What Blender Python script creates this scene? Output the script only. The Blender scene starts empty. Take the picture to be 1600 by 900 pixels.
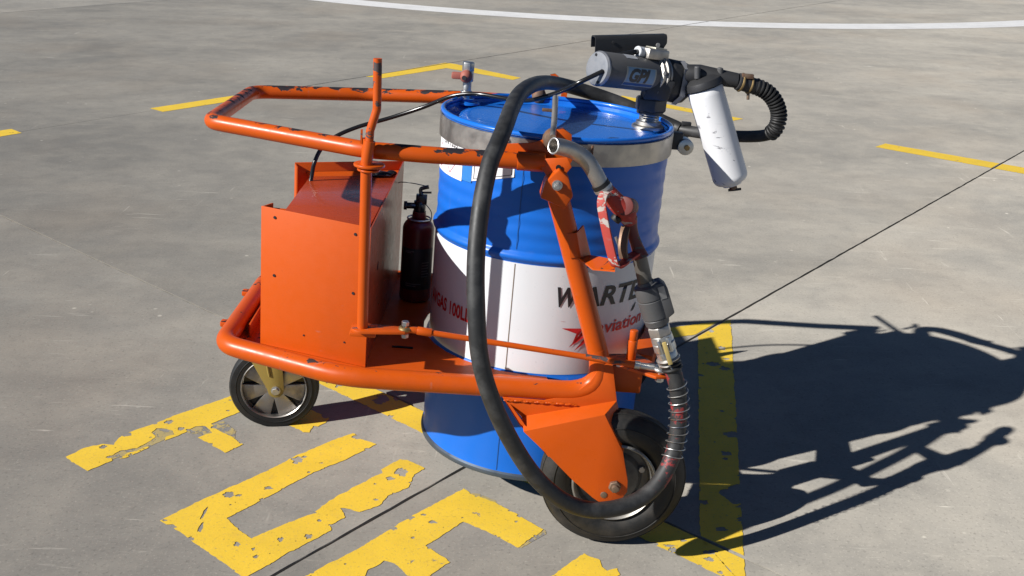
import bpy, bmesh, math, random
from mathutils import Vector, Matrix, noise
from mathutils.geometry import delaunay_2d_cdt

random.seed(7)
S = bpy.context.scene
COL = S.collection
PI = math.pi

# ------------------------------------------------------------------ camera
cam_d = bpy.data.cameras.new("camera")
cam_d.sensor_width = 36.0
cam_d.lens = 37.2182
cam_d.clip_start = 0.05
cam_d.clip_end = 2000
cam = bpy.data.objects.new("camera", cam_d)
COL.objects.link(cam)
cam.matrix_world = Matrix.Translation((0, 0, 1.53745)) @ Matrix(((0.999483, -0.032159, -0.000000), (0.011846, 0.368147, -0.929692), (0.029898, 0.929211, 0.368337))).to_4x4()
S.camera = cam

# ------------------------------------------------------------------ light
SUN_EL, SUN_AZ = math.radians(32.7), math.radians(25.5)      # AZ: heading in which the light travels
w = bpy.data.worlds.new("World")
S.world = w
w.use_nodes = True
nt = w.node_tree
bg = nt.nodes["Background"]
sky = nt.nodes.new("ShaderNodeTexSky")
sky.sky_type = 'NISHITA'
sky.sun_disc = False
sky.sun_elevation = SUN_EL
sky.sun_rotation = math.radians(244.5)
sky.altitude = 2500
sky.air_density = 0.7
sky.dust_density = 0.2
sky.ozone_density = 3.0
nt.links.new(sky.outputs[0], bg.inputs[0])
bg.inputs[1].default_value = 0.05
sun_d = bpy.data.lights.new("sun", 'SUN')
sun_d.energy = 5.0
sun_d.angle = math.radians(0.53)
sun_d.color = (1.0, 0.975, 0.935)
sun = bpy.data.objects.new("sun", sun_d)
COL.objects.link(sun)
ldir = Vector((math.cos(SUN_AZ) * math.cos(SUN_EL), math.sin(SUN_AZ) * math.cos(SUN_EL), -math.sin(SUN_EL)))
sun.rotation_euler = ldir.to_track_quat('-Z', 'Y').to_euler()
sun.location = (-6, -3, 6)
S.view_settings.view_transform = 'Standard'
S.view_settings.look = 'None'
S.view_settings.exposure = 0.38
S.view_settings.gamma = 1.0
S.render.engine = 'CYCLES'

# ------------------------------------------------------------------ helpers
FR = Matrix(((0.997885, -0.034873, 0.054865), (0.032635, 0.998619, 0.041159), (-0.056224, -0.039281, 0.997645)))                      # cart frame: columns are its axes
FO = Vector((0.051828, 2.595048, 0.088741))
BASE = {}

def thing(name, label, cat, base):
    """Empty at the base of a thing, oriented with the (slightly tipped) cart."""
    o = bpy.data.objects.new(name, None)
    COL.objects.link(o)
    o.empty_display_size = 0.1
    b = Vector(base)
    o.matrix_world = Matrix.Translation(FO + FR @ b) @ FR.to_4x4()
    o['label'] = label
    o['category'] = cat
    BASE[o.name] = b
    return o

def V(*a):
    return Vector(a if len(a) == 3 else a[0])

def frame_for(d):
    d = d.normalized()
    a = Vector((0, 0, 1)) if abs(d.z) < 0.9 else Vector((1, 0, 0))
    x = d.cross(a).normalized()
    return x, d.cross(x).normalized(), d

def fillet(pts, rad, n=7):
    """round the corners of a polyline; rad is one radius or one per inner corner"""
    pts = [Vector(p) for p in pts]
    out = [pts[0]]
    for i in range(1, len(pts) - 1):
        r = rad[i - 1] if isinstance(rad, (list, tuple)) else rad
        p, a, b = pts[i], pts[i - 1] - pts[i], pts[i + 1] - pts[i]
        la, lb = a.length, b.length
        a.normalize(); b.normalize()
        ang = a.angle(b)
        t = min(r / math.tan(ang / 2), 0.49 * la if i > 1 else 0.95 * la, 0.49 * lb if i < len(pts) - 2 else 0.95 * lb)
        p0, p2 = p + a * t, p + b * t
        for k in range(n + 1):
            s = k / n
            out.append((1 - s) ** 2 * p0 + 2 * s * (1 - s) * p + s * s * p2)
    out.append(pts[-1])
    return out

def catmull(pts, n=6):
    pts = [Vector(p) for p in pts]
    P = [pts[0] * 2 - pts[1]] + pts + [pts[-1] * 2 - pts[-2]]
    out = []
    for i in range(1, len(P) - 2):
        p0, p1, p2, p3 = P[i - 1], P[i], P[i + 1], P[i + 2]
        for k in range(n):
            t = k / n
            out.append(0.5 * ((2 * p1) + (p2 - p0) * t + (2 * p0 - 5 * p1 + 4 * p2 - p3) * t * t + (3 * p1 - p0 - 3 * p2 + p3) * t ** 3))
    out.append(pts[-1])
    return out

class MB:
    def __init__(s):
        s.v, s.f, s.m = [], [], []

    def add(s, verts, faces, mi=0):
        k = len(s.v)
        s.v += [Vector(p) for p in verts]
        s.f += [tuple(i + k for i in f) for f in faces]
        s.m += [mi] * len(faces)
        return s

    def tube(s, path, r, n=16, caps=True, mi=0, inner=None, mfun=None):
        """tube along a path with a rotation-minimising frame; r is a number or a list"""
        path = [Vector(p) for p in path]
        N = len(path)
        R = r if isinstance(r, (list, tuple)) else [r] * N
        tang = []
        for i in range(N):
            t = path[min(i + 1, N - 1)] - path[max(i - 1, 0)]
            tang.append(t.normalized())
        x, y, _ = frame_for(tang[0])
        rings, faces = [], []
        for i in range(N):
            if i:
                x = (x - tang[i] * x.dot(tang[i])).normalized()
                y = tang[i].cross(x)
            rings += [path[i] + (x * math.cos(2 * PI * k / n) + y * math.sin(2 * PI * k / n)) * R[i] for k in range(n)]
        mis = []
        for i in range(N - 1):
            for k in range(n):
                a, b = i * n + k, i * n + (k + 1) % n
                faces.append((a, b, b + n, a + n))
                mis.append(mfun(path[i]) if mfun else mi)
        if caps and inner is None:
            faces.append(tuple(reversed(range(n)))); faces.append(tuple(range((N - 1) * n, N * n)))
            mis += [mi, mi]
        k0 = len(s.v)
        s.v += rings
        s.f += [tuple(i + k0 for i in f) for f in faces]
        s.m += mis
        if inner is not None:                        # open ends: annulus and a bore
            for e, j in ((0, 0), (N - 1, (N - 1) * n)):
                d = tang[e] * (1 if e == 0 else -1)
                k1 = len(s.v)
                ring = [path[e] + (rings[j + k] - path[e]) * inner for k in range(n)]
                deep = [p + d * (R[e] * 2.2) for p in ring]
                s.v += ring + deep
                for k in range(n):
                    q = (k + 1) % n
                    s.f.append((k0 + j + k, k0 + j + q, k1 + q, k1 + k)); s.m.append(mi)
                    s.f.append((k1 + k, k1 + q, k1 + n + q, k1 + n + k)); s.m.append(mi)
                s.f.append(tuple(range(k1 + n, k1 + 2 * n))); s.m.append(mi)
        return s

    def cyl(s, a, b, r, n=20, r2=None, mi=0):
        return s.tube([a, b], [r, r if r2 is None else r2], n, True, mi)

    def lathe(s, prof, origin, axis, n=48, mi=0, a0=0.0, a1=2 * PI, xdir=None):
        """prof: (radius, height) list turned about an axis"""
        o = Vector(origin)
        x, y, z = frame_for(Vector(axis))
        if xdir is not None:
            x = Vector(xdir); x = (x - z * x.dot(z)).normalized(); y = z.cross(x)
        full = abs(a1 - a0 - 2 * PI) < 1e-6
        m = n if full else n + 1
        vs = []
        for r, h in prof:
            for k in range(m):
                t = a0 + (a1 - a0) * k / n
                vs.append(o + z * h + (x * math.cos(t) + y * math.sin(t)) * max(r, 1e-5))
        fs = []
        for i in range(len(prof) - 1):
            for k in range(n):
                q = (k + 1) % m
                fs.append((i * m + k, i * m + q, (i + 1) * m + q, (i + 1) * m + k))
        return s.add(vs, fs, mi)

    def box(s, c, size, ax=None, mi=0):
        c = Vector(c)
        X, Y, Z = ax if ax else (Vector((1, 0, 0)), Vector((0, 1, 0)), Vector((0, 0, 1)))
        hx, hy, hz = [q / 2 for q in size]
        vs = [c + X * (i * hx) + Y * (j * hy) + Z * (k * hz) for i in (-1, 1) for j in (-1, 1) for k in (-1, 1)]
        fs = [(0, 1, 3, 2), (4, 6, 7, 5), (0, 4, 5, 1), (2, 3, 7, 6), (0, 2, 6, 4), (1, 5, 7, 3)]
        return s.add(vs, fs, mi)

    def prism(s, poly, d, mi=0):
        """closed plate: a polygon of 3-D points pushed along the vector d"""
        poly = [Vector(p) for p in poly]
        d = Vector(d)
        n = len(poly)
        fs = [tuple(reversed(range(n))), tuple(range(n, 2 * n))]
        fs += [(i, (i + 1) % n, n + (i + 1) % n, n + i) for i in range(n)]
        return s.add(poly + [p + d for p in poly], fs, mi)

    def hexa(s, a, b, r, mi=0, turn=0.3):
        a, b = Vector(a), Vector(b)
        x, y, z = frame_for(b - a)
        k = [x * math.cos(turn + i * PI / 3) + y * math.sin(turn + i * PI / 3) for i in range(6)]
        L = (b - a).length
        e = min(0.12 * r, 0.3 * L)
        vs = []
        for h, rr in ((0, r - e), (e, r), (L - e, r), (L, r - e)):
            vs += [a + z * h + q * rr for q in k]
        fs = [tuple(reversed(range(6))), tuple(range(18, 24))]
        for j in range(3):
            fs += [(j * 6 + i, j * 6 + (i + 1) % 6, (j + 1) * 6 + (i + 1) % 6, (j + 1) * 6 + i) for i in range(6)]
        return s.add(vs, fs, mi)

    def torus(s, c, axis, R, r, n=36, m=10, mi=0):
        x, y, z = frame_for(Vector(axis))
        c = Vector(c)
        vs, fs = [], []
        for i in range(n):
            t = 2 * PI * i / n
            d = x * math.cos(t) + y * math.sin(t)
            for j in range(m):
                u = 2 * PI * j / m
                vs.append(c + d * (R + r * math.cos(u)) + z * (r * math.sin(u)))
        for i in range(n):
            for j in range(m):
                fs.append((i * m + j, ((i + 1) % n) * m + j, ((i + 1) % n) * m + (j + 1) % m, i * m + (j + 1) % m))
        return s.add(vs, fs, mi)

    def ball(s, c, r, n=14, sc=(1, 1, 1), mi=0):
        c = Vector(c)
        pr = [(math.sin(PI * i / 8), -math.cos(PI * i / 8)) for i in range(9)]
        vs = [c + Vector((max(p, 1e-4) * math.cos(2 * PI * k / n) * sc[0], max(p, 1e-4) * math.sin(2 * PI * k / n) * sc[1], h * sc[2])) * r for p, h in pr for k in range(n)]
        fs = [(i * n + k, i * n + (k + 1) % n, (i + 1) * n + (k + 1) % n, (i + 1) * n + k) for i in range(8) for k in range(n)]
        return s.add(vs, fs, mi)

    def build(s, name, mats, parent=None, root=None, smooth=35, bevel=0.0, solid=0.0):
        me = bpy.data.meshes.new(name)
        b = BASE[(root or parent).name] if parent else Vector((0, 0, 0))
        me.from_pydata([tuple(p - b) for p in s.v], [], s.f)
        for m in (mats if isinstance(mats, (list, tuple)) else [mats]):
            me.materials.append(m)
        if any(s.m):
            me.polygons.foreach_set('material_index', s.m)
        bm = bmesh.new(); bm.from_mesh(me)
        bmesh.ops.remove_doubles(bm, verts=bm.verts, dist=1e-5)
        bmesh.ops.recalc_face_normals(bm, faces=bm.faces)
        if solid:
            bmesh.ops.solidify(bm, geom=bm.faces, thickness=solid)
            bmesh.ops.recalc_face_normals(bm, faces=bm.faces)
        if bevel:
            es = [e for e in bm.edges if len(e.link_faces) == 2 and e.calc_face_angle(0) > math.radians(35)]
            bmesh.ops.bevel(bm, geom=es, offset=bevel, segments=2, affect='EDGES', profile=0.5, clamp_overlap=True)
        bm.to_mesh(me); bm.free()
        if smooth:
            me.shade_smooth()
            me.set_sharp_from_angle(angle=math.radians(smooth))
        o = bpy.data.objects.new(name, me)
        COL.objects.link(o)
        if parent:
            o.parent = parent
            BASE[o.name] = b
        return o

# ------------------------------------------------------------------ materials
class NT:
    """tiny node-graph writer"""
    def __init__(s, name):
        s.mat = bpy.data.materials.new(name)
        s.mat.use_nodes = True
        s.t = s.mat.node_tree
        s.p = s.t.nodes["Principled BSDF"]
        s.geo = s.t.nodes.new("ShaderNodeNewGeometry")
        s.tc = s.t.nodes.new("ShaderNodeTexCoord")

    def link(s, a, b): s.t.links.new(a, b)

    def put(s, node, i, val):
        if hasattr(val, 'links'): s.link(val, node.inputs[i])
        else: node.inputs[i].default_value = val

    def noise(s, vec, scale, detail=4, rough=0.55, dist=0.0):
        n = s.t.nodes.new("ShaderNodeTexNoise")
        s.link(vec, n.inputs['Vector'])
        n.inputs['Scale'].default_value = scale; n.inputs['Detail'].default_value = detail
        n.inputs['Roughness'].default_value = rough; n.inputs['Distortion'].default_value = dist
        return n.outputs[0]

    def voro(s, vec, scale, feature='F1'):
        n = s.t.nodes.new("ShaderNodeTexVoronoi")
        n.feature = feature
        s.link(vec, n.inputs['Vector']); n.inputs['Scale'].default_value = scale
        return n.outputs[0]

    def ramp(s, fac, a, b, lo=0.0, hi=1.0):
        n = s.t.nodes.new("ShaderNodeMapRange")
        n.clamp = True
        s.put(n, 0, fac)
        n.inputs[1].default_value = a; n.inputs[2].default_value = b
        n.inputs[3].default_value = lo; n.inputs[4].default_value = hi
        return n.outputs[0]

    def math(s, op, a, b=0.0):
        n = s.t.nodes.new("ShaderNodeMath"); n.operation = op
        s.put(n, 0, a); s.put(n, 1, b)
        return n.outputs[0]

    def mix(s, fac, a, b, mode='MIX'):
        n = s.t.nodes.new("ShaderNodeMix"); n.data_type = 'RGBA'; n.blend_type = mode
        s.put(n, 0, fac); s.put(n, 6, a if hasattr(a, 'links') else (*a, 1)); s.put(n, 7, b if hasattr(b, 'links') else (*b, 1))
        return n.outputs[2]

    def mapping(s, vec, scale=(1, 1, 1), rot=(0, 0, 0)):
        n = s.t.nodes.new("ShaderNodeMapping")
        s.link(vec, n.inputs[0])
        n.inputs['Rotation'].default_value = rot; n.inputs['Scale'].default_value = scale
        return n.outputs[0]

    def sep(s, vec, i):
        n = s.t.nodes.new("ShaderNodeSeparateXYZ"); s.link(vec, n.inputs[0]); return n.outputs[i]

    def bump(s, h, strength=0.3, dist=0.002, prev=None):
        n = s.t.nodes.new("ShaderNodeBump")
        s.link(h, n.inputs['Height']); n.inputs['Strength'].default_value = strength; n.inputs['Distance'].default_value = dist
        if prev: s.link(prev, n.inputs['Normal'])
        s.link(n.outputs[0], s.p.inputs['Normal'])
        return n.outputs[0]

    def set(s, color=None, rough=None, metal=None, coat=None, spec=None):
        for k, v in (('Base Color', color), ('Roughness', rough), ('Metallic', metal), ('Coat Weight', coat), ('Specular IOR Level', spec)):
            if v is None: continue
            if k == 'Base Color' and not hasattr(v, 'links'): v = (*v, 1)
            s.put(s.p, k, v)
        return s.mat

def paint(name, col, chip=0.0, chipcol=(0.055, 0.045, 0.045), rough=0.36, scale=28, top=True, dirt=0.25, coat=0.0):
    """enamel with edge chips (exposed dark metal), faint orange peel and dust"""
    m = NT(name)
    ob = m.tc.outputs['Object']
    big = m.noise(ob, 6, 3)
    c = m.mix(m.ramp(big, 0.3, 0.75, 0, dirt), col, tuple(q * 0.72 + 0.01 for q in col))
    fine = m.noise(ob, 160, 2)
    c = m.mix(m.ramp(fine, 0.66, 0.8, 0, 0.3), c, tuple(q * 0.55 for q in col))
    for sc_, ro_ in (((2.0, 40, 40), (0.3, 0.5, 0.2)), ((40, 40, 2.0), (0.2, 0.4, 0.0))):
        s_ = m.noise(m.mapping(ob, sc_, ro_), 1.0, 3, 0.6, 0.3)
        c = m.mix(m.math('MULTIPLY', m.ramp(s_, 0.68, 0.74, 0, 0.35 + dirt), m.ramp(m.noise(ob, 5, 2), 0.45, 0.6)), c, tuple(0.55 * q + 0.10 for q in col))
    dr = m.noise(m.mapping(ob, (9, 9, 1.2)), 1.0, 4, 0.6)
    c = m.mix(m.ramp(dr, 0.54, 0.78, 0, 0.12 + dirt * 0.5), c, tuple(q * 0.45 + 0.02 for q in col))
    r = m.ramp(m.noise(ob, 40, 3), 0.2, 0.8, rough - 0.07, rough + 0.12)
    h = m.math('ADD', m.noise(ob, 220, 2), m.math('MULTIPLY', m.noise(ob, 7, 2), 10.0))
    if chip > 0:
        n1 = m.noise(m.mapping(ob, (0.55, 0.9, 1.2)), scale, 6, 0.62, 0.4)
        n2 = m.noise(ob, 4.5, 2)
        k = m.math('ADD', n1, m.ramp(n2, 0.3, 0.7, -0.10, 0.10))
        if top:
            k = m.math('ADD', k, m.ramp(m.sep(m.geo.outputs['Normal'], 2), -0.2, 0.95, -0.22, 0.10))
        mask = m.ramp(k, 0.86 - chip, 0.875 - chip)
        c = m.mix(mask, c, m.mix(n1, chipcol, tuple(min(1, q * 2.2) for q in chipcol)))
        r = m.math('ADD', r, m.ramp(mask, 0, 1, 0, 0.25))
        b = m.bump(m.math('SUBTRACT', 1.0, mask), 0.5, 0.0008)
        m.bump(h, 0.05, 0.001, b)
    else:
        m.bump(h, 0.05, 0.001)
    return m.set(c, r, 0.0, coat, 0.35)

def metal(name, col, rough=0.35, grime=0.3, grimecol=(0.03, 0.028, 0.025), metal_=1.0, scale=18, rust=0.0):
    m = NT(name)
    ob = m.tc.outputs['Object']
    n = m.noise(ob, scale, 6, 0.65)
    g = m.ramp(n, 0.42, 0.72, 0, grime)
    c = m.mix(g, col, grimecol)
    if rust:
        c = m.mix(m.ramp(m.noise(ob, scale * 1.7, 5), 0.52, 0.62, 0, rust), c, (0.16, 0.06, 0.025))
    m.bump(m.noise(ob, 240, 3), 0.08, 0.001)
    return m.set(c, m.ramp(n, 0.25, 0.75, rough - 0.08, rough + 0.25), m.ramp(g, 0, 1, metal_, metal_ * 0.4))

def rubber(name, col=(0.018, 0.018, 0.019), rough=0.62, dust=0.25, dustcol=(0.12, 0.115, 0.105), scale=22, red=False):
    m = NT(name)
    ob = m.tc.outputs['Object']
    n = m.noise(ob, scale, 5, 0.62)
    c = m.mix(m.ramp(n, 0.45, 0.8, 0, dust), col, dustcol)
    if red:
        c = m.mix(m.ramp(m.noise(ob, 26, 5, 0.7), 0.555, 0.60), c, (0.26, 0.028, 0.028))
    m.bump(m.noise(ob, 130, 4), 0.15, 0.001)
    return m.set(c, m.ramp(n, 0.2, 0.8, rough - 0.1, rough + 0.15))

def plain(name, col, rough=0.5, metal_=0.0, coat=0.0):
    m = NT(name)
    n = m.noise(m.tc.outputs['Object'], 30, 4)
    c = m.mix(m.ramp(n, 0.35, 0.75, 0, 0.35), col, tuple(q * 0.7 for q in col))
    return m.set(c, rough, metal_, coat)

def concrete_color(m, pos):
    big = m.noise(pos, 0.33, 4, 0.55)
    sw = m.noise(m.mapping(pos, (0.75, 1.2, 1), (0, 0, 0.35)), 0.9, 5, 0.58, 0.6)
    med = m.noise(pos, 4.5, 6, 0.66)
    fine = m.noise(pos, 120, 3, 0.75)
    c = m.mix(m.ramp(sw, 0.32, 0.70), (0.200, 0.195, 0.184), (0.345, 0.328, 0.300))
    c = m.mix(m.ramp(big, 0.36, 0.66), m.mix(0.5, c, (0.170, 0.166, 0.160)), c)
    c = m.mix(m.ramp(med, 0.42, 0.74, 0, 0.36), c, (0.385, 0.360, 0.320))
    c = m.mix(m.ramp(m.noise(m.mapping(pos, (1, 1.6, 1), (0, 0, -0.3)), 2.2, 5, 0.66), 0.54, 0.76, 0, 0.40), c, (0.165, 0.160, 0.154))
    c = m.mix(m.ramp(m.noise(pos, 13, 4, 0.6), 0.50, 0.74, 0, 0.35), c, (0.165, 0.160, 0.152))
    c = m.mix(m.ramp(m.noise(pos, 0.8, 3), 0.5, 0.72, 0, 0.35), c, (0.265, 0.225, 0.185))
    # sand grains: light and dark
    c = m.mix(m.ramp(fine, 0.56, 0.80, 0, 0.50), c, (0.50, 0.475, 0.43))
    c = m.mix(m.ramp(m.noise(pos, 95, 3, 0.7), 0.44, 0.24, 0, 0.60), c, (0.085, 0.082, 0.078))
    # pale scuffs and chalk nicks
    for sx, sy, rot, th in ((3, 34, 0.5, 0.69), (2.5, 30, -0.4, 0.70), (34, 3, 0.25, 0.71), (5, 60, 1.0, 0.70)):
        s_ = m.noise(m.mapping(pos, (sx, sy, 1), (0, 0, rot)), 1.0, 4, 0.6, 0.6)
        g_ = m.ramp(m.noise(pos, 1.3, 2), 0.45, 0.6)
        c = m.mix(m.math('MULTIPLY', m.ramp(s_, th - 0.03, th + 0.06, 0, 0.75), g_), c, (0.52, 0.50, 0.46))
    sp = m.voro(pos, 9)
    c = m.mix(m.math('MULTIPLY', m.ramp(sp, 0.085, 0.04, 0, 0.6), m.ramp(m.noise(pos, 2.1, 3), 0.50, 0.58)), c, (0.54, 0.52, 0.47))
    dk = m.voro(m.mapping(pos, (1, 1, 1), (0, 0, 0.7)), 6)
    c = m.mix(m.math('MULTIPLY', m.ramp(dk, 0.035, 0.02, 0, 0.6), m.ramp(m.noise(pos, 1.7, 3), 0.52, 0.60)), c, (0.05, 0.048, 0.045))
    return c, fine, med

def concrete(name, tone=1.0):
    m = NT(name)
    pos = m.geo.outputs['Position']
    c, fine, med = concrete_color(m, pos)
    c = m.mix(1.0, c, (tone * 1.03, tone, tone * 0.935), "MULTIPLY")
    m.p.inputs["Diffuse Roughness"].default_value = 0.8
    b = m.bump(fine, 0.25, 0.0012)
    m.bump(med, 0.25, 0.003, b)
    return m.set(c, m.ramp(med, 0.3, 0.7, 0.72, 0.9), 0, 0, 0.35)

def road_paint(name, col, worn=0.0):
    m = NT(name)
    pos = m.geo.outputs['Position']
    c0, fine, med = concrete_color(m, pos)
    n = m.noise(pos, 34, 6, 0.66, 0.8)
    base = m.mix(m.ramp(m.noise(pos, 9, 4), 0.35, 0.75, 0, 0.5), col, tuple(q * 0.80 for q in col))
    base = m.mix(m.ramp(m.noise(pos, 85, 4, 0.7), 0.58, 0.74, 0, 0.55), base, tuple(q * 0.42 for q in col))
    base = m.mix(m.ramp(m.noise(pos, 30, 4, 0.6), 0.55, 0.75, 0, 0.35), base, (0.62, 0.42, 0.08) if col[2] < 0.2 else (0.6, 0.59, 0.56))
    base = m.mix(m.ramp(m.noise(pos, 2.6, 4, 0.6), 0.48, 0.72, 0, 0.30), base, tuple(q * 0.62 + 0.02 for q in col))
    base = m.mix(m.ramp(m.noise(pos, 170, 3, 0.8), 0.60, 0.72, 0, 0.6), base, c0)
    bare = m.ramp(m.math('ADD', n, m.ramp(m.noise(pos, 3.2, 3), 0.35, 0.7, -0.12, 0.08)), 0.725 - worn, 0.745 - worn)
    c = m.mix(bare, base, c0)
    b = m.bump(m.math('SUBTRACT', 1.0, bare), 0.6, 0.002)
    m.bump(fine, 0.3, 0.0015, b)
    return m.set(c, 0.62, 0, 0, 0.35)

ORANGE = (0.54, 0.080, 0.003)
M_or = paint("orange_enamel", ORANGE, 0.130, (0.020, 0.014, 0.014), rough=0.34, scale=60)
M_or_chip = paint("orange_enamel_chipped", ORANGE, 0.255, (0.013, 0.010, 0.012), rough=0.34, scale=42)
M_or_worn = paint("orange_enamel_worn", ORANGE, 0.31, (0.045, 0.034, 0.034), rough=0.42, scale=34, top=False)
M_or_sheet = paint("orange_sheet_paint", (0.57, 0.082, 0.002), 0.0, rough=0.50, dirt=0.12)
M_lid = paint("orange_gloss_lid", (0.38, 0.050, 0.010), 0.0, rough=0.26, dirt=0.2, coat=0.1)
M_black = plain("black_hole", (0.006, 0.006, 0.006), 0.9)
M_rub = rubber("black_rubber", (0.009, 0.009, 0.009), 0.55, 0.10)
M_hose = rubber("hose_rubber", (0.020, 0.020, 0.020), 0.52, 0.6, (0.10, 0.10, 0.098))
M_hose_red = rubber("hose_rubber_red_paint", (0.022, 0.022, 0.022), 0.55, 0.35, (0.10, 0.10, 0.098), red=True)
M_tyre = rubber("tyre_rubber", (0.010, 0.010, 0.0095), 0.6, 0.7, (0.075, 0.063, 0.050), 15)
M_cable = plain("cable_black", (0.010, 0.010, 0.010), 0.22)
M_steel = metal("stainless_band", (0.42, 0.40, 0.37), 0.38, 0.25, (0.20, 0.185, 0.165))
M_zinc = metal("zinc_steel", (0.60, 0.60, 0.58), 0.3, 0.35)
M_spout = metal("worn_steel_pipe", (0.50, 0.475, 0.44), 0.40, 0.45, (0.10, 0.09, 0.08))
M_dark = metal("dark_cast_metal", (0.055, 0.055, 0.057), 0.42, 0.5, (0.02, 0.02, 0.02), 0.5)
M_grey = metal("grey_cast_metal", (0.11, 0.11, 0.112), 0.5, 0.35, (0.03, 0.03, 0.03), 0.35)
M_cap = metal("bare_alloy_cap", (0.33, 0.34, 0.36), 0.45, 0.4, (0.17, 0.17, 0.18), 0.9, 30)
M_brass = metal("dull_brass", (0.34, 0.24, 0.11), 0.45, 0.4, (0.05, 0.04, 0.03))
M_rust = metal("rusty_weld", (0.20, 0.13, 0.09), 0.6, 0.5, (0.05, 0.03, 0.02), 0.5, 40, 0.8)
M_bolt = metal("rust_bolt", (0.24, 0.17, 0.12), 0.5, 0.4, (0.05, 0.04, 0.03), 0.6, 30, 0.5)
M_fork = paint("yellow_zinc_fork", (0.30, 0.215, 0.055), 0.0, rough=0.4)
M_alloy = metal("alloy_rim", (0.40, 0.38, 0.355), 0.36, 0.6, (0.08, 0.07, 0.06))
M_rimdark = metal("grimy_wheel_rim", (0.16, 0.155, 0.145), 0.5, 0.6, (0.035, 0.03, 0.026), 0.6)
M_rimlip = metal("rim_lip_steel", (0.44, 0.42, 0.38), 0.4, 0.4, (0.06, 0.05, 0.04), 0.9)
M_blue = paint("drum_blue", (0.008, 0.132, 0.57), 0.0, rough=0.34, dirt=0.15, coat=0.0)
M_lidblue = paint("drum_lid_blue", (0.010, 0.150, 0.62), 0.03, (0.05, 0.05, 0.06), rough=0.24, dirt=0.2, coat=0.3)
M_white = paint("drum_white", (0.69, 0.71, 0.73), 0.0, rough=0.36, dirt=0.1, coat=0.05)
M_seam = plain("seam_line", (0.20, 0.15, 0.10), 0.6)
M_seamblue = plain("seam_line_blue", (0.006, 0.07, 0.25), 0.5)
M_ink = plain("black_ink", (0.018, 0.017, 0.020), 0.45)
M_inkred = plain("red_ink", (0.55, 0.020, 0.022), 0.45)
M_paper = plain("label_paper", (0.80, 0.79, 0.80), 0.5)
M_labelblue = plain("label_blue", (0.03, 0.20, 0.55), 0.45)
M_nozred = paint("nozzle_red_worn", (0.40, 0.045, 0.032), 0.30, (0.24, 0.21, 0.19), rough=0.55, scale=38, top=False)
M_nozdark = paint("nozzle_red_grimy", (0.15, 0.035, 0.030), 0.27, (0.06, 0.05, 0.045), rough=0.5, scale=30, top=False)
M_lever = metal("nozzle_lever", (0.22, 0.13, 0.08), 0.45, 0.5, (0.06, 0.05, 0.04), 0.5)
M_canwhite = paint("filter_white_paint", (0.78, 0.78, 0.79), 0.215, (0.16, 0.16, 0.17), rough=0.4, scale=24, top=False, dirt=0.15)
M_ext = paint("extinguisher_red", (0.12, 0.007, 0.008), 0.0, rough=0.3, dirt=0.3, coat=0.1)
M_extlabel = plain("extinguisher_label", (0.018, 0.014, 0.015), 0.5)
M_pink = paint("valve_handle_pink", (0.36, 0.11, 0.08), 0.22, (0.10, 0.07, 0.06), rough=0.55, top=False)
M_con = [concrete("worn_concrete", 1.04), concrete("pale_concrete", 1.18), concrete("grey_concrete", 1.04), concrete("dry_concrete", 1.20), concrete("bleached_concrete", 1.26)]
M_sub = concrete("concrete_base")
M_joint = rubber("joint_sealant", (0.004, 0.004, 0.005), 0.8, 0.12, (0.05, 0.048, 0.045), 40)
M_sand = rubber("joint_sand", (0.010, 0.010, 0.009), 0.95, 0.35, (0.16, 0.15, 0.135), 7)
M_yel = road_paint("yellow_road_paint", (0.84, 0.565, 0.050), 0.022)
M_yelworn = road_paint("yellow_road_paint_worn", (0.84, 0.55, 0.040), 0.10)
M_whiteline = road_paint("white_road_paint", (0.80, 0.79, 0.77), -0.04)
M_ghost = road_paint("yellow_paint_ghost", (0.45, 0.36, 0.16), 0.20)

# ------------------------------------------------------------------ ground: base sheet, slabs with real joints, painted marks
UA = Vector((0.638214, 0.769859, 0)); UB = Vector((-UA.y, UA.x, 0))
def AB(a, b, z=0.0):
    return UA * a + UB * b + Vector((0, 0, z))

gb = MB()
g = 600
gb.add([(-g, -g, -0.022), (g, -g, -0.022), (g, g, -0.022), (-g, g, -0.022)], [(0, 1, 2, 3)])
ground = gb.build("apron_ground", M_sub, smooth=0)
ground['kind'] = 'structure'
ground['label'] = 'worn grey concrete apron cast in large slabs, scuffed and stained'
BASE[ground.name] = Vector((0, 0, 0))

A_CUT = [-11.9, -7.2, -2.6, 2.0301, 11.25, 15.9, 20.4, 25.0]         # joints across (faint, sand-filled)
B_CUT = [-12.0, -7.4, -2.84, 1.7027, 6.1776, 11.2, 15.7, 20.2]          # joints along (sealed black)

def jitter_line(p, q, amp, step, seed):
    n = max(2, int((q - p).length / step))
    d = (q - p).normalized(); nrm = Vector((-d.y, d.x, 0))
    return [p.lerp(q, i / n) + nrm * (amp * noise.noise(Vector(((p.lerp(q, i / n).x) * 17, p.lerp(q, i / n).y * 17, seed)))) if 0 < i else p.copy() for i in range(n)]

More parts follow.
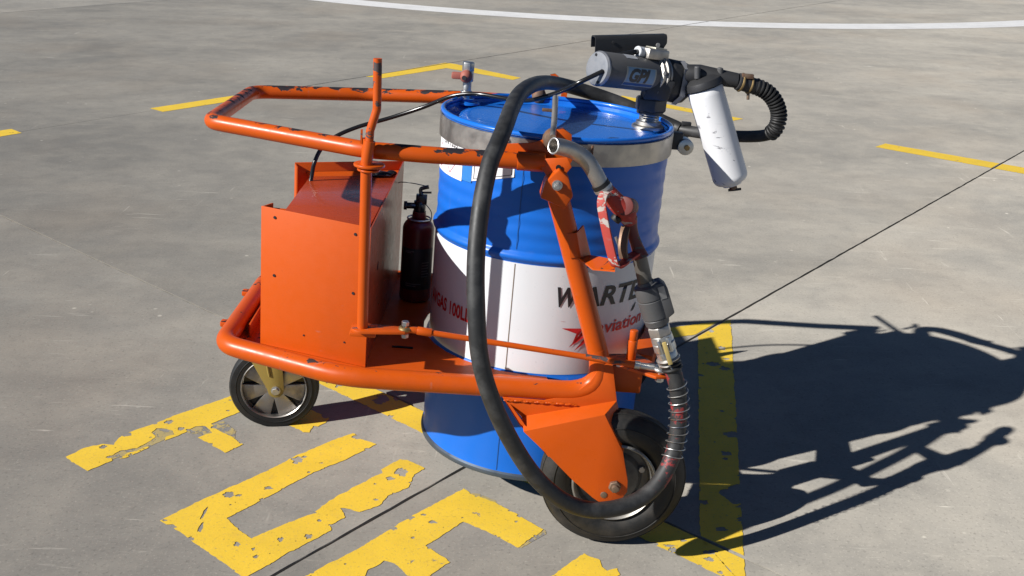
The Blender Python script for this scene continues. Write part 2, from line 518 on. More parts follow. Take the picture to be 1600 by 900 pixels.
GA, GB = 0.0032, 0.0046
for i in range(len(A_CUT) - 1):
    for j in range(len(B_CUT) - 1):
        a0, a1 = A_CUT[i] + GA, A_CUT[i + 1] - GA
        b0, b1 = B_CUT[j] + GB, B_CUT[j + 1] - GB
        cs = [AB(a0, b0), AB(a1, b0), AB(a1, b1), AB(a0, b1)]
        near = min((c - Vector((0, 3, 0))).length for c in cs) < 8 or (i, j) == (3, 3)
        ring = []
        for k in range(4):
            ring += jitter_line(cs[k], cs[(k + 1) % 4], 0.0035, 0.012 if near else 0.6, k + 3.1 * i + 7.7 * j)
        n = len(ring)
        ctr = sum(ring, Vector()) / n
        inset = []
        for p in ring:
            d = (ctr - p); d = Vector((UA.dot(d), UB.dot(d), 0))
            pa, pb = UA.dot(p), UB.dot(p)
            pa = min(max(pa, a0 + 0.0012), a1 - 0.0012); pb = min(max(pb, b0 + 0.0012), b1 - 0.0012)
            pa += (p.x * UA.x + p.y * UA.y - pa) * 0.5; pb += (p.x * UB.x + p.y * UB.y - pb) * 0.5
            inset.append(AB(pa, pb, 0.0))
        sm = MB()
        top = [Vector((p.x, p.y, 0.0)) for p in inset]
        mid = [Vector((p.x, p.y, -0.0015)) for p in ring]
        bot = [Vector((p.x, p.y, -0.020)) for p in ring]
        fs = [tuple(range(n))]
        fs += [(n + k, n + (k + 1) % n, (k + 1) % n, k) for k in range(n)]
        fs += [(2 * n + k, 2 * n + (k + 1) % n, n + (k + 1) % n, n + k) for k in range(n)]
        me_ok = sm.add(top + mid + bot, fs)
        sm.build("concrete_slab", M_con[1 if j < 3 and i >= 3 else (2 if j < 3 else (3 if i < 3 else (4 if j > 4 else (0 if (i + j) % 2 == 0 else 2))))], ground, smooth=0)
for b in B_CUT[1:-1]:
    MB().box(AB((A_CUT[0] + A_CUT[-1]) / 2, b, -0.0203), (A_CUT[-1] - A_CUT[0], GB * 2 + 0.006, 0.0025), (UA, UB, Vector((0, 0, 1)))).build("joint_sealant", M_joint, ground, smooth=0)
MB().box(AB((A_CUT[0] + 4.9) / 2, B_CUT[4], -0.0102), (4.9 - A_CUT[0], GB * 2 + 0.004, 0.019), (UA, UB, Vector((0, 0, 1)))).build("joint_infill", M_con[0], ground, smooth=0)
for a in A_CUT[1:-1]:
    MB().box(AB(a, (B_CUT[0] + B_CUT[-1]) / 2, -0.0170), (GA * 2 + 0.004, B_CUT[-1] - B_CUT[0], 0.008), (UA, UB, Vector((0, 0, 1)))).build("joint_sand", M_sand, ground, smooth=0)

def jag(poly, amp=0.004, step=0.009, seed=0.0):
    out = []
    n = len(poly)
    for i in range(n):
        p, q = Vector((*poly[i], 0)), Vector((*poly[(i + 1) % n], 0))
        m = max(1, int((q - p).length / step))
        d = (q - p).normalized() if (q - p).length > 0 else Vector((1, 0, 0))
        nr = Vector((-d.y, d.x, 0))
        for k in range(m):
            r = p.lerp(q, k / m)
            e = noise.noise(Vector((r.x * 22, r.y * 22, seed))) * 0.7 + noise.noise(Vector((r.x * 75, r.y * 75, seed + 5))) * 0.6 + noise.noise(Vector((r.x * 190, r.y * 190, seed + 9))) * 0.45
            out.append(r + nr * (amp * e))
    return out

def blob(cx, cy, rx, ry, seed):
    out = []
    for k in range(34):
        t = 2 * PI * k / 34
        r = 0.9 + 0.55 * noise.noise(Vector((math.cos(t) * 1.7 + cx * 9, math.sin(t) * 1.7 + cy * 9, seed))) + 0.25 * noise.noise(Vector((math.cos(t) * 5 + cx * 9, math.sin(t) * 5, seed)))
        out.append(Vector((cx + rx * r * math.cos(t), cy + ry * r * math.sin(t), 0)))
    return out

def inside(p, loop):
    c = False
    for a, b in zip(loop, loop[1:] + loop[:1]):
        if (a.y > p.y) != (b.y > p.y) and p.x < (b.x - a.x) * (p.y - a.y) / (b.y - a.y) + a.x:
            c = not c
    return c

def mark(name, polys, mat, label=None, holes=(), z=0.0013, amp=0.0040, step=0.006, chips=0.55):
    """a painted mark: jagged outline, chipped-out holes, split where the slab joints run through it"""
    verts, faces = [], []
    rnd = random.Random(len(name) * 7 + int(abs(polys[0][0][0]) * 1000))
    for i, poly in enumerate(polys):
        outer = jag(poly, amp, step, i * 3.3 + len(name))
        cuts = [blob(*h, seed=k * 2.7) for k, h in enumerate(holes)] if i == 0 else []
        if chips:                                                # small flakes lost along the edges and inside
            for k in range(len(outer)):
                if rnd.random() < 0.055 * chips:
                    r_ = 0.0035 + 0.010 * rnd.random() ** 2.5
                    cuts.append(blob(outer[k].x, outer[k].y, r_ * (0.8 + rnd.random()), r_, rnd.random() * 50))
            xs, ys = [p.x for p in outer], [p.y for p in outer]
            for k in range(int(70 * chips)):
                c_ = Vector((rnd.uniform(min(xs), max(xs)), rnd.uniform(min(ys), max(ys)), 0))
                if inside(c_, outer):
                    r_ = 0.0015 + 0.005 * rnd.random() ** 3
                    cuts.append(blob(c_.x, c_.y, r_ * (0.8 + rnd.random()), r_, rnd.random() * 50))
        loops = [outer] + cuts
        pts, edges = [], []
        for l in loops:
            k0 = len(pts)
            pts += [Vector((p.x, p.y)) for p in l]
            edges += [(k0 + q, k0 + (q + 1) % len(l)) for q in range(len(l))]
        ov, oe, of, *_r = delaunay_2d_cdt(pts, edges, [], 0, 1e-6)
        boxes = [(min(p.x for p in l), max(p.x for p in l), min(p.y for p in l), max(p.y for p in l), l) for l in cuts]
        k0 = len(verts)
        verts += [Vector((p.x, p.y, 0)) for p in ov]
        for f in of:
            c_ = sum((ov[q] for q in f), Vector((0, 0))) / len(f)
            if not inside(c_, outer): continue
            if any(b[0] < c_.x < b[1] and b[2] < c_.y < b[3] and inside(c_, b[4]) for b in boxes): continue
            faces.append(tuple(k0 + q for q in f))
    me = bpy.data.meshes.new(name)
    me.from_pydata([(p.x, p.y, z) for p in verts], [], faces)
    bm = bmesh.new(); bm.from_mesh(me)
    def cut(nrm, off, half):
        for s in (-1, 1):
            bmesh.ops.bisect_plane(bm, geom=bm.verts[:] + bm.edges[:] + bm.faces[:], plane_co=nrm * (off + s * half), plane_no=nrm)
        dead = [f for f in bm.faces if abs(f.calc_center_median().dot(nrm) - off) < half - 1e-5]
        bmesh.ops.delete(bm, geom=dead, context='FACES')
    far_left = max(UA.dot(p) for p in verts) < 5.0               # the far joint is filled flush there
    for b in B_CUT[3:4] if far_left else B_CUT[3:5]: cut(UB, b, GB + 0.004)
    cut(UA, A_CUT[3], GA + 0.003)
    for f in bm.faces:
        f.normal_update()
        if f.normal.z < 0: f.normal_flip()
    bm.to_mesh(me); bm.free()
    me.materials.append(mat)
    o = bpy.data.objects.new(name, me)
    COL.objects.link(o)
    o.parent = ground
    if label: o['label'] = label
    return o

mark("painted_letter", [[(-0.8587, 2.2286), (-0.7727, 2.3367), (-0.6489, 2.4733), (-0.5893, 2.5554), (-0.5065, 2.6433), (-0.4466, 2.6959), (-0.4190, 2.6640), (-0.3724, 2.6370), (-0.4417, 2.5504), (-0.5247, 2.4718), (-0.6198, 2.3456), (-0.6576, 2.2947), (-0.6973, 2.2492), (-0.6567, 2.2020), (-0.6157, 2.1673), (-0.5568, 2.2226), (-0.4888, 2.2805), (-0.4363, 2.3688), (-0.4207, 2.3866), (-0.3569, 2.4641), (-0.3355, 2.4833), (-0.3425, 2.5010), (-0.2961, 2.5595), (-0.2761, 2.5560), (-0.2236, 2.5155), (-0.2491, 2.4795), (-0.2570, 2.4175), (-0.3077, 2.3721), (-0.3208, 2.3302), (-0.3703, 2.2952), (-0.4086, 2.3106), (-0.4212, 2.3098), (-0.4022, 2.2697), (-0.4359, 2.2331), (-0.4278, 2.2109), (-0.4706, 2.1606), (-0.5161, 2.1119), (-0.5610, 2.0514), (-0.5948, 2.0082), (-0.6076, 2.0238), (-0.7261, 2.1253), (-0.8171, 2.2006)]], M_yel, "chipped yellow letter U on the concrete in front of the drum", [(-0.7198, 2.3522, 0.0154, 0.0168), (-0.6254, 2.3906, 0.0119, 0.0086), (-0.7589, 2.2652, 0.0039, 0.0333), (-0.7495, 2.2043, 0.0069, 0.0214), (-0.6432, 2.1405, 0.0092, 0.0102), (-0.5444, 2.1653, 0.0076, 0.0095), (-0.5876, 2.0942, 0.0070, 0.0070), (-0.2861, 2.4908, 0.0181, 0.0215), (-0.3108, 2.4562, 0.0113, 0.0097), (-0.5792, 2.5344, 0.0154, 0.0187), (-0.4790, 2.1821, 0.0111, 0.0103), (-0.4655, 2.2506, 0.0070, 0.0062)])
mark("painted_letter", [[(-1.2088, 2.5145), (-1.1784, 2.5632), (-1.1330, 2.5900), (-1.1033, 2.5850), (-1.1031, 2.6233), (-1.0887, 2.6526), (-1.0118, 2.7347), (-0.9545, 2.7997), (-0.9309, 2.8210), (-0.8576, 2.8986), (-0.7970, 2.9820), (-0.5299, 2.7790), (-0.5384, 2.7511), (-0.5547, 2.7269), (-0.5684, 2.7298), (-0.5725, 2.6917), (-0.5926, 2.6904), (-0.6084, 2.7044), (-0.7801, 2.8348), (-0.8109, 2.7900), (-0.8667, 2.7241), (-0.8395, 2.6905), (-0.7940, 2.6538), (-0.7444, 2.6113), (-0.7841, 2.5623), (-0.8287, 2.5990), (-0.8828, 2.6410), (-0.8487, 2.6717), (-0.8799, 2.7062), (-0.9082, 2.7043), (-0.9269, 2.6703), (-0.9415, 2.6478), (-0.9706, 2.6163), (-0.9741, 2.6386), (-0.9541, 2.6541), (-0.9642, 2.6751), (-0.9851, 2.6846), (-1.0143, 2.6863), (-1.0202, 2.6606), (-1.0018, 2.6368), (-1.0147, 2.6010), (-1.0329, 2.5724), (-1.0756, 2.5561), (-1.0890, 2.5220), (-1.0770, 2.5030), (-1.1228, 2.4458), (-1.1850, 2.4931)], [(-1.0474, 2.5445), (-1.0283, 2.5591), (-1.0056, 2.5843), (-1.0017, 2.5778), (-1.0239, 2.5460), (-1.0483, 2.5179), (-1.0605, 2.5138)]], M_yel, "flaking yellow letter F on the concrete beside the castor", [(-0.9905, 2.7248, 0.0125, 0.0122), (-1.1285, 2.5731, 0.0102, 0.0099), (-0.9428, 2.6874, 0.0106, 0.0104)])
mark("paint_residue", [[(-0.8661, 2.7219), (-0.8353, 2.7426), (-0.7846, 2.6868), (-0.7774, 2.6442), (-0.8360, 2.6907)], [(-1.0202, 2.6606), (-1.0132, 2.6828), (-0.9642, 2.6751), (-0.9541, 2.6541), (-0.9826, 2.6100), (-1.0272, 2.5558), (-1.0793, 2.5094), (-1.0885, 2.5253), (-1.0744, 2.5528), (-1.0329, 2.5724), (-1.0147, 2.6010)], [(-0.9234, 2.6705), (-0.9072, 2.7007), (-0.8799, 2.7062), (-0.8487, 2.6717), (-0.8699, 2.6582)]], M_ghost, z=0.0007, chips=0.0, amp=0.003)
mark("painted_letter", [[(-0.5348, 1.9424), (-0.3554, 2.1347), (-0.2169, 2.3047), (-0.1304, 2.3984), (-0.1105, 2.4219), (-0.0878, 2.3913), (-0.0290, 2.3616), (0.0289, 2.3096), (0.0996, 2.2429), (0.0350, 2.1638), (-0.0300, 2.2186), (-0.1047, 2.2664), (-0.1395, 2.2211), (-0.1888, 2.1599), (-0.1273, 2.0977), (-0.1693, 2.0434), (-0.1808, 2.0250), (-0.2227, 2.0407), (-0.2445, 2.0699), (-0.2580, 2.0846), (-0.2829, 2.0949), (-0.2946, 2.0749), (-0.3159, 2.0585), (-0.3197, 2.0357), (-0.3479, 1.9563), (-0.1285, 1.7744), (-0.2115, 1.6743)]], M_yel, "yellow letter E on the concrete in front of the near wheel", [(-0.2236, 2.1911, 0.0059, 0.0050), (-0.3728, 2.0770, 0.0038, 0.0031), (0.0292, 2.2739, 0.0051, 0.0044)])
mark("paint_residue", [[(0.0793, 2.2161), (0.1021, 2.2430), (0.1043, 2.2260), (0.0447, 2.1643), (0.0350, 2.1638)], [(-0.0909, 2.4008), (-0.0670, 2.3973), (-0.0238, 2.3637), (-0.0315, 2.3567), (-0.0823, 2.3869)]], M_ghost, z=0.0007, chips=0.0, amp=0.003)
mark("painted_letter", [[(-0.2295, 1.6678), (0.1947, 2.1493), (0.2328, 2.1238), (0.2352, 2.0980), (0.2459, 2.0841), (0.2706, 2.0943), (0.2754, 2.0703), (-0.0623, 1.6869), (0.1687, 1.4955), (0.1170, 1.3806)]], M_yel, "top of a yellow letter L at the bottom edge, beside the letter E")
mark("painted_triangle", [[(0.6729, 3.4851), (0.4885, 2.2293), (0.5646, 2.0361), (0.8173, 3.6295)]], M_yel, "right side of the yellow warning triangle, lying in the cart shadow", [(0.7400, 3.3701, 0.0136, 0.0181), (0.7280, 3.5159, 0.0088, 0.0125), (0.7396, 3.2835, 0.0119, 0.0083), (0.6833, 3.2425, 0.0264, 0.0169), (0.7208, 3.2091, 0.0175, 0.0200), (0.6737, 2.7601, 0.0389, 0.0245), (0.6286, 2.6494, 0.0150, 0.0131), (0.6144, 2.4384, 0.0430, 0.0427), (0.5468, 2.2686, 0.0162, 0.0102), (0.5223, 2.3915, 0.0154, 0.0111), (0.6188, 2.6170, 0.0083, 0.0081)])
mark("painted_triangle", [[(0.5646, 2.0361), (0.4885, 2.2293), (-0.4790, 3.0314), (-0.6566, 3.0489)]], M_yel, "lower side of the yellow warning triangle beside the sealed joint", [(0.4966, 2.1414, 0.0123, 0.0100), (0.5403, 2.1437, 0.0110, 0.0109), (0.4054, 2.1910, 0.0139, 0.0066), (0.4117, 2.1753, 0.0111, 0.0111), (0.4446, 2.2156, 0.0084, 0.0076), (0.5024, 2.1687, 0.0166, 0.0102), (0.4683, 2.1156, 0.0081, 0.0045), (0.5149, 2.0898, 0.0075, 0.0061), (-0.3904, 2.9094, 0.0315, 0.0299), (-0.5388, 2.9997, 0.0125, 0.0198), (-0.3454, 2.9163, 0.0105, 0.0120), (-0.5768, 3.0106, 0.0057, 0.0064)])
mark("painted_triangle", [[(-0.6566, 3.0489), (-0.4790, 3.0314), (0.6729, 3.4851), (0.8173, 3.6295)]], M_yel, "rear side of the yellow warning triangle behind the drum")
mark("painted_dash", [[(-3.2144, 5.9860), (-3.0209, 6.1982), (-2.9192, 6.1068), (-3.1358, 5.8274)]], M_yel, "yellow boundary dash nearest the left edge of the picture", amp=0.003, step=0.03)
mark("painted_dash", [[(-2.4178, 6.8758), (-1.8678, 7.5037), (-1.7563, 7.4140), (-2.3027, 6.7828)]], M_yel, "yellow boundary dash left of the cart handle", amp=0.003, step=0.03)
mark("painted_dash", [[(-1.1929, 8.2345), (-0.6228, 8.9720), (-0.5400, 8.9310), (0.0164, 8.3948), (-0.0448, 8.2942), (-0.5924, 8.7193), (-1.0521, 8.1862)]], M_yel, "yellow boundary dash at the far corner behind the cart", amp=0.003, step=0.03)
mark("painted_dash", [[(0.7675, 7.8076), (1.5364, 7.1366), (1.4511, 7.0653), (0.7084, 7.7183)]], M_yel, "yellow boundary dash behind the pump", amp=0.003, step=0.03)
mark("painted_dash", [[(2.3147, 6.5477), (3.1070, 5.9423), (3.0405, 5.7997), (2.2206, 6.4432)]], M_yel, "yellow boundary dash at the right edge of the picture", amp=0.003, step=0.03)

# white arc
ac, ar = Vector((1.9762, 20.8726)), 8.8472
arc_in, arc_out = [], []
for k in range(121):
    t = -1.5427 + math.radians(-50 + k * (100 / 120))
    d = Vector((math.cos(t), math.sin(t)))
    arc_in.append(ac + d * (ar - 0.21)); arc_out.append(ac + d * (ar + 0.21))
mark("painted_arc", [[tuple(p) for p in arc_in] + [tuple(p) for p in reversed(arc_out)]], M_whiteline, "wide white curved line painted far across the concrete", amp=0.006, step=0.05, chips=0.0)

# ------------------------------------------------------------------ fuel drum
drum = thing("fuel_drum", "blue steel drum with a white printed band standing inside the orange cart", "drum", (0, 0, 0))
R0 = 0.2865
def lathez(prof, n=96): return MB().lathe(prof, (0, 0, 0), (0, 0, 1), n)
low = [(0.0, 0.014), (0.276, 0.014), (0.282, 0.002), (0.286, 0.0)]
lathez(low).build("base_plate", M_blue, drum)
lathez([(0.286, 0.0), (0.2915, 0.001), (0.2925, 0.006), (0.2915, 0.012), (0.2875, 0.016)]).build("bottom_chime", metal("chime_edge", (0.10, 0.13, 0.17), 0.4, 0.4, (0.03, 0.04, 0.05), 0.7), drum)
def hoop(z0, amp=0.008, half=0.014, n=8):
    return [(R0 + amp * math.cos(PI * (k / n - 0.5)) ** 1.3, z0 - half + 2 * half * k / n) for k in range(n + 1)]
prof = [(0.2875, 0.016)] + [(R0, 0.02 + k * 0.02) for k in range(13)] + hoop(0.280) + [(R0, 0.2955)]
lathez(prof).build("lower_shell", M_blue, drum)
lathez([(R0, 0.2955), (R0, 0.36), (R0, 0.43), (R0, 0.50), (R0, 0.5705)]).build("white_band", M_white, drum)
prof = [(R0, 0.5705)] + hoop(0.586)
z = 0.602
while z < 0.812:
    a = 0.0015 * (1 - math.cos(2 * PI * (z - 0.61) / 0.036)) / 2 if 0.61 < z < 0.79 else 0
    prof.append((R0 - a * 1.0, z)); z += 0.004
prof += [(R0, 0.815), (R0, 0.868)]
lathez(prof, 112).build("upper_shell", M_blue, drum)
rim = [(R0, 0.868)] + [(0.2865 + 0.0062 * math.cos(t), 0.8755 + 0.0062 * math.sin(t)) for t in [(-0.5 + k / 9) * PI + 0.0 for k in range(0, 18)] if t < 1.32 * PI]
lathez(rim + [(0.2795, 0.871)]).build("top_chime", M_lidblue, drum)
lathez([(0.2797, 0.8705), (0.2775, 0.862), (0.270, 0.8575), (0.246, 0.8575), (0.238, 0.8625), (0.222, 0.8632), (0.12, 0.8636), (0.0, 0.864)]).build("lid", M_lidblue, drum)

def on_drum(th, z, r=R0 + 0.0012):
    return Vector((r * math.sin(th), -r * math.cos(th), z))
def drum_patch(th0, th1, z0, z1, r=R0 + 0.0010, n=14, skew=0.0):
    m = MB()
    vs = []
    for k in range(n + 1):
        t = th0 + (th1 - th0) * k / n
        vs += [on_drum(t, z0 + skew * k / n, r), on_drum(t, z1, r)]
    m.add(vs, [(2 * k, 2 * k + 2, 2 * k + 3, 2 * k + 1) for k in range(n)])
    return m
D = math.radians
for z0, z1, m_ in ((0.018, 0.262, M_seamblue), (0.297, 0.568, M_seam), (0.604, 0.81, M_seamblue)):
    drum_patch(D(-17.9), D(-17.55), z0, z1, R0 + 0.0008, 2).build("weld_seam", m_, drum)

def text_mesh(s, size, shear=0.0, bold=0.0, space=1.0, width=None):
    cu = bpy.data.curves.new("lettering", 'FONT')
    cu.body = s; cu.size = size; cu.shear = shear; cu.offset = bold; cu.space_character = space
    cu.resolution_u = 3
    o = bpy.data.objects.new("lettering", cu)
    COL.objects.link(o)
    bpy.context.view_layer.update()
    me = bpy.data.meshes.new_from_object(o.evaluated_get(bpy.context.evaluated_depsgraph_get()))
    bpy.data.objects.remove(o); bpy.data.curves.remove(cu)
    bm = bmesh.new(); bm.from_mesh(me)
    for _ in range(3):
        es = [e for e in bm.edges if e.calc_length() > size * 0.28]
        if not es: break
        bmesh.ops.subdivide_edges(bm, edges=es, cuts=1)
        bmesh.ops.triangulate(bm, faces=bm.faces)
    if width:
        k = width / max(v.co.x for v in bm.verts)
        for v in bm.verts: v.co.x *= k
    bm.to_mesh(me); bm.free()
    return me
def put_text(name, me, fn, mat, parent, root):
    """wrap flat lettering onto a surface: fn maps (u, v) to a point in the cart frame"""
    b = BASE[root.name]
    for v in me.vertices:
        v.co = fn(v.co.x, v.co.y) - b
    me.materials.append(mat)
    me.name = name
    o = bpy.data.objects.new(name, me)
    COL.objects.link(o); o.parent = parent
    BASE[o.name] = b
    return o
def wrap(th, z, slope=0.0):
    rr = R0 + 0.0013
    return lambda u, v: on_drum(D(th) + u / rr, z + v + slope * u, rr)
put_text("maker_lettering", text_mesh("W", 0.068, 0.20, 0.0018, 1.0, 0.060), wrap(2.5, 0.474), M_ink, drum, drum)
put_text("maker_lettering", text_mesh("ARTER", 0.068, 0.20, 0.0018, 1.0, 0.240), wrap(14.8, 0.474), M_ink, drum, drum)
put_text("aviation_lettering", text_mesh("aviation", 0.046, 0.12, 0.0008, 1.0, 0.176), wrap(25.3, 0.400), M_inkred, drum, drum)
put_text("grade_lettering", text_mesh("AVGAS 100LL", 0.048, 0.0, 0.0014, 1.0, 0.190), wrap(-77.5, 0.391), M_inkred, drum, drum)
# red dart emblem: three swept blades
em = MB()
for pts in (((6.0, .430), (19.5, .4235), (22, .416)), ((7.5, .412), (18.5, .4105), (13.0, .363), (15.2, .398)), ((12.0, .362), (19.5, .411), (23.5, .412), (19, .386)), ((14.8, .352), (22, .398), (24.5, .406), (21, .375))):
    k = len(em.v)
    em.add([on_drum(D(t), z + 0.006, R0 + 0.0013) for t, z in pts], [tuple(range(len(pts)))])
em.build("dart_emblem", M_inkred, drum, smooth=0)
# black leaf-like tick under the lettering
MB().add([on_drum(D(t), z, R0 + 0.0013) for t, z in ((48.2, .440), (49.6, .452), (52, .462), (51.6, .450), (50, .441))], [(0, 1, 2, 3, 4)]).build("ink_tick", M_ink, drum, smooth=0)
# hazard labels
drum_patch(D(-84), D(-52.5), 0.733, 0.832).build("hazard_label", M_paper, drum)
drum_patch(D(-52.3), D(-45.4), 0.737, 0.83).build("label_stripe", M_labelblue, drum)
drum_patch(D(-45.2), D(-22.0), 0.742, 0.832, skew=0.032).build("address_label", M_paper, drum)
put_text("label_lettering", text_mesh("UN 1203", 0.021, 0, 0.0004), wrap(-73, 0.806), M_ink, drum, drum)
dm = MB()
for tc, zc, hw in ((-77, .772, .030), (-63.5, .772, .030)):
    for s0, s1 in (((-1, 0), (0, 1)), ((0, 1), (1, 0)), ((1, 0), (0, -1)), ((0, -1), (-1, 0))):
        rr = R0 + 0.0014
        a = on_drum(D(tc) + s0[0] * hw / rr, zc + s0[1] * hw, rr); b = on_drum(D(tc) + s1[0] * hw / rr, zc + s1[1] * hw, rr)
        up = (b - a).cross(Vector((a.x, a.y, 0))).normalized() * 0.0011
        dm.add([a - up, b - up, b + up, a + up], [(0, 1, 2, 3)])
dm.build("hazard_diamond", plain("diamond_ink", (0.35, 0.05, 0.12), 0.5), drum, smooth=0)
lb = MB()
for t0, t1, z0, z1, sk in ((-44, -23, .7475, .7490, .0305), (-44, -43.6, .748, .815, 0), (-23.4, -23, .779, .82, 0)):
    q = drum_patch(D(t0), D(t1), z0, z1, R0 + 0.0015, 8)
    if sk:
        for k, p in enumerate(q.v): p.z += sk * (k // 2) / 8
    lb.add(q.v, q.f)
lb.build("label_border", M_ink, drum, smooth=0)
# bung with vent valve
bv = Vector((-0.232, 0.158, 0.8635))
MB().lathe([(0.038, 0), (0.036, 0.004), (0.024, 0.006), (0.022, 0.013), (0.0, 0.013)], bv, (0, 0, 1), 24).build("bung_flange", M_lidblue, drum)
vv = MB().cyl(bv + V(0, 0, .012), bv + V(0, 0, .060), 0.0115).hexa(bv + V(0, 0, .020), bv + V(0, 0, .033), 0.017)
vv.hexa(bv + V(0, 0, .084), bv + V(0, 0, .108), 0.0165)
vv.cyl(bv + V(0, 0, .058), bv + V(0, 0, .086), 0.0155)
vv.build("vent_valve", M_zinc, drum, bevel=0.0008)
MB().box(bv + V(-.016, -.012, .072), (0.052, 0.022, 0.017)).ball(bv + V(-.004, -.016, .072), 0.017, 12).build("valve_handle", M_pink, drum, bevel=0.004)
MB().cyl(bv + V(-.008, -.024, .070), bv + V(-.009, -.034, .070), 0.006).build("valve_screw", M_dark, drum)

# ------------------------------------------------------------------ the cart
cart = thing("fuel_cart", "orange tubular steel drum cart with chipped paint, steel cabinet and three wheels", "cart", (-0.25, 0.03, -0.10))
# lower loop
ZL = 0.285
path = fillet([(0.10, 0.365, ZL), (-0.48, 0.375, ZL), (-0.772, 0.290, ZL), (-0.786, -0.212, ZL), (-0.47, -0.356, ZL), (0.1585, -0.355, ZL + 0.002), (0.1180, -0.3545, 0.400)], [0.25, 0.07, 0.075, 0.30, 0.085], 9)
MB().tube(path, 0.0247, 22).build("base_tube", M_or, cart)
# handle loop
ZH = 0.83
path = fillet([(-0.05, 0.342, 0.852), (-0.26, 0.352, 0.845), (-0.52, 0.388, 0.826), (-0.828, 0.343, 0.816), (-0.822, -0.172, 0.828), (-0.445, -0.352, ZH), (-0.30, -0.354, ZH), (-0.085, -0.342, ZH)], [0.3, 0.15, 0.055, 0.055, 0.12, 0.5], 9)
MB().tube(path, 0.0188, 20).build("handle_tube", M_or_chip, cart)
# short outer sleeve at the end of the handle
MB().tube([(-0.108, -0.343, ZH), (-0.046, -0.340, ZH)], 0.0212, 20).build("handle_sleeve", M_or, cart, bevel=0.002)
# uprights
for s in (0, 1):
    def mir(p):
        p = Vector(p)
        return Vector((p.x, -0.035 - p.y, p.z)) if s else p
    MB().tube([mir((-0.021, -0.366, 0.790)), mir((0.145, -0.352, 0.325))], 0.0243, 20).build("upright_tube", M_or, cart)
    # head of the upright: flattened fork with bolt
    hd = MB().prism([mir(p) for p in ((-0.052, -0.396, 0.762), (0.006, -0.396, 0.742), (0.020, -0.396, 0.772), (0.006, -0.396, 0.812), (-0.016, -0.396, 0.830), (-0.044, -0.396, 0.800))], mir((0, 0.055, 0)) - mir((0, 0, 0)))
    hd.build("upright_head", M_or, cart, bevel=0.004)
    bl = MB().cyl(mir((-0.018, -0.395, 0.795)), mir((-0.018, -0.402, 0.795)), 0.0115).hexa(mir((-0.018, -0.401, 0.795)), mir((-0.018, -0.412, 0.795)), 0.0082).cyl(mir((-0.018, -0.411, 0.795)), mir((-0.018, -0.417, 0.795)), 0.0042)
    bl.build("head_bolt", M_zinc, cart)
    # gusset between the handle, the drum band and the upright
    gp = [(-0.152, -0.318, 0.858), (-0.078, -0.322, 0.868), (-0.046, -0.325, 0.880), (-0.030, -0.325, 0.862), (0.022, -0.325, 0.848), (0.012, -0.325, 0.826), (0.004, -0.325, 0.806), (-0.026, -0.325, 0.812), (-0.060, -0.325, 0.815), (-0.150, -0.318, 0.822)]
    MB().prism([mir(p) for p in gp], mir((0, 0.006, 0)) - mir((0, 0, 0))).build("gusset_plate", M_or, cart, bevel=0.001)
    g2 = [(-0.068, -0.352, 0.838), (0.000, -0.372, 0.852), (0.012, -0.374, 0.832), (-0.010, -0.374, 0.800), (-0.040, -0.372, 0.806)]
    MB().prism([mir(p) for p in g2], mir((0, 0.006, 0)) - mir((0, 0, 0))).build("lug_plate", M_or, cart, bevel=0.001)
    MB().cyl(mir((-0.017, -0.3765, 0.829)), mir((-0.017, -0.3740, 0.829)), 0.0062, 14).build("lug_hole", M_black, cart)
    # weld hub on the drum band, upright pin and orange hook
    hub = Vector(mir((-0.034, -0.318, 0.878)))
    MB().ball(hub, 0.021, 16, (1.0, 0.8, 1.25)).build("weld_hub", M_rust, cart)
    if s:
        MB().tube([(-0.034, 0.285, 0.894), (-0.046, 0.445, 0.883)], 0.0072, 12).build("latch_pin", M_spout, cart)
        continue
    MB().tube([(-0.0348, -0.3620, 0.8929), (-0.0308, -0.3050, 0.9164), (-0.0270, -0.2250, 0.9578)], 0.0068, 12).build("latch_pin", M_spout, cart)
    MB().box(Vector((-0.0443, -0.2620, 0.9335)), (0.026, 0.008, 0.007)).build("pin_tab", M_bolt, cart, bevel=0.001)
    hk = [(-0.030, -0.342, 0.905), (-0.012, -0.342, 0.909), (0.008, -0.342, 0.897), (0.010, -0.342, 0.872), (-0.016, -0.342, 0.876), (-0.030, -0.342, 0.888)]
    MB().prism([mir(p) for p in hk], mir((0, 0.012, 0)) - mir((0, 0, 0))).build("hook_plate", M_or_chip, cart, bevel=0.001)
MB().prism([(-0.004, 0.335, 0.932), (0.010, 0.335, 0.936), (0.050, 0.330, 0.908), (0.048, 0.330, 0.866), (0.032, 0.330, 0.868), (0.032, 0.332, 0.902)], (0, 0.006, 0)).build("latch_hook", M_or_chip, cart)

# stainless clamp band around the drum top
rb = R0 + 0.0035
bd = MB().lathe([(rb, 0.816), (rb + 0.003, 0.8155), (rb + 0.003, 0.8665), (rb, 0.868)], (0, 0, 0), (0, 0, 1), 96)
bd.build("drum_band", M_steel, cart)
MB().box((0.062, -0.2935, 0.842), (0.006, 0.006, 0.052)).build("band_weld", M_rust, cart, bevel=0.002)
MB().box((-0.152, -0.250, 0.836), (0.016, 0.010, 0.030)).build("band_weld", M_rust, cart, bevel=0.003)
# clamp bolt at the right: ear, roller, bolt
ct = Vector((0.331, -0.004, 0.826))
MB().box((0.308, 0.004, 0.838), (0.030, 0.024, 0.044)).build("band_ear", M_dark, cart, bevel=0.003)
MB().cyl(ct + V(0, 0.03, 0), ct + V(0, -0.012, 0), 0.0205, 28).build("band_roller", M_zinc, cart, bevel=0.002)
MB().hexa(ct + V(0.002, -0.012, 0), ct + V(0.002, -0.020, 0), 0.0075).build("band_bolt", M_brass, cart)

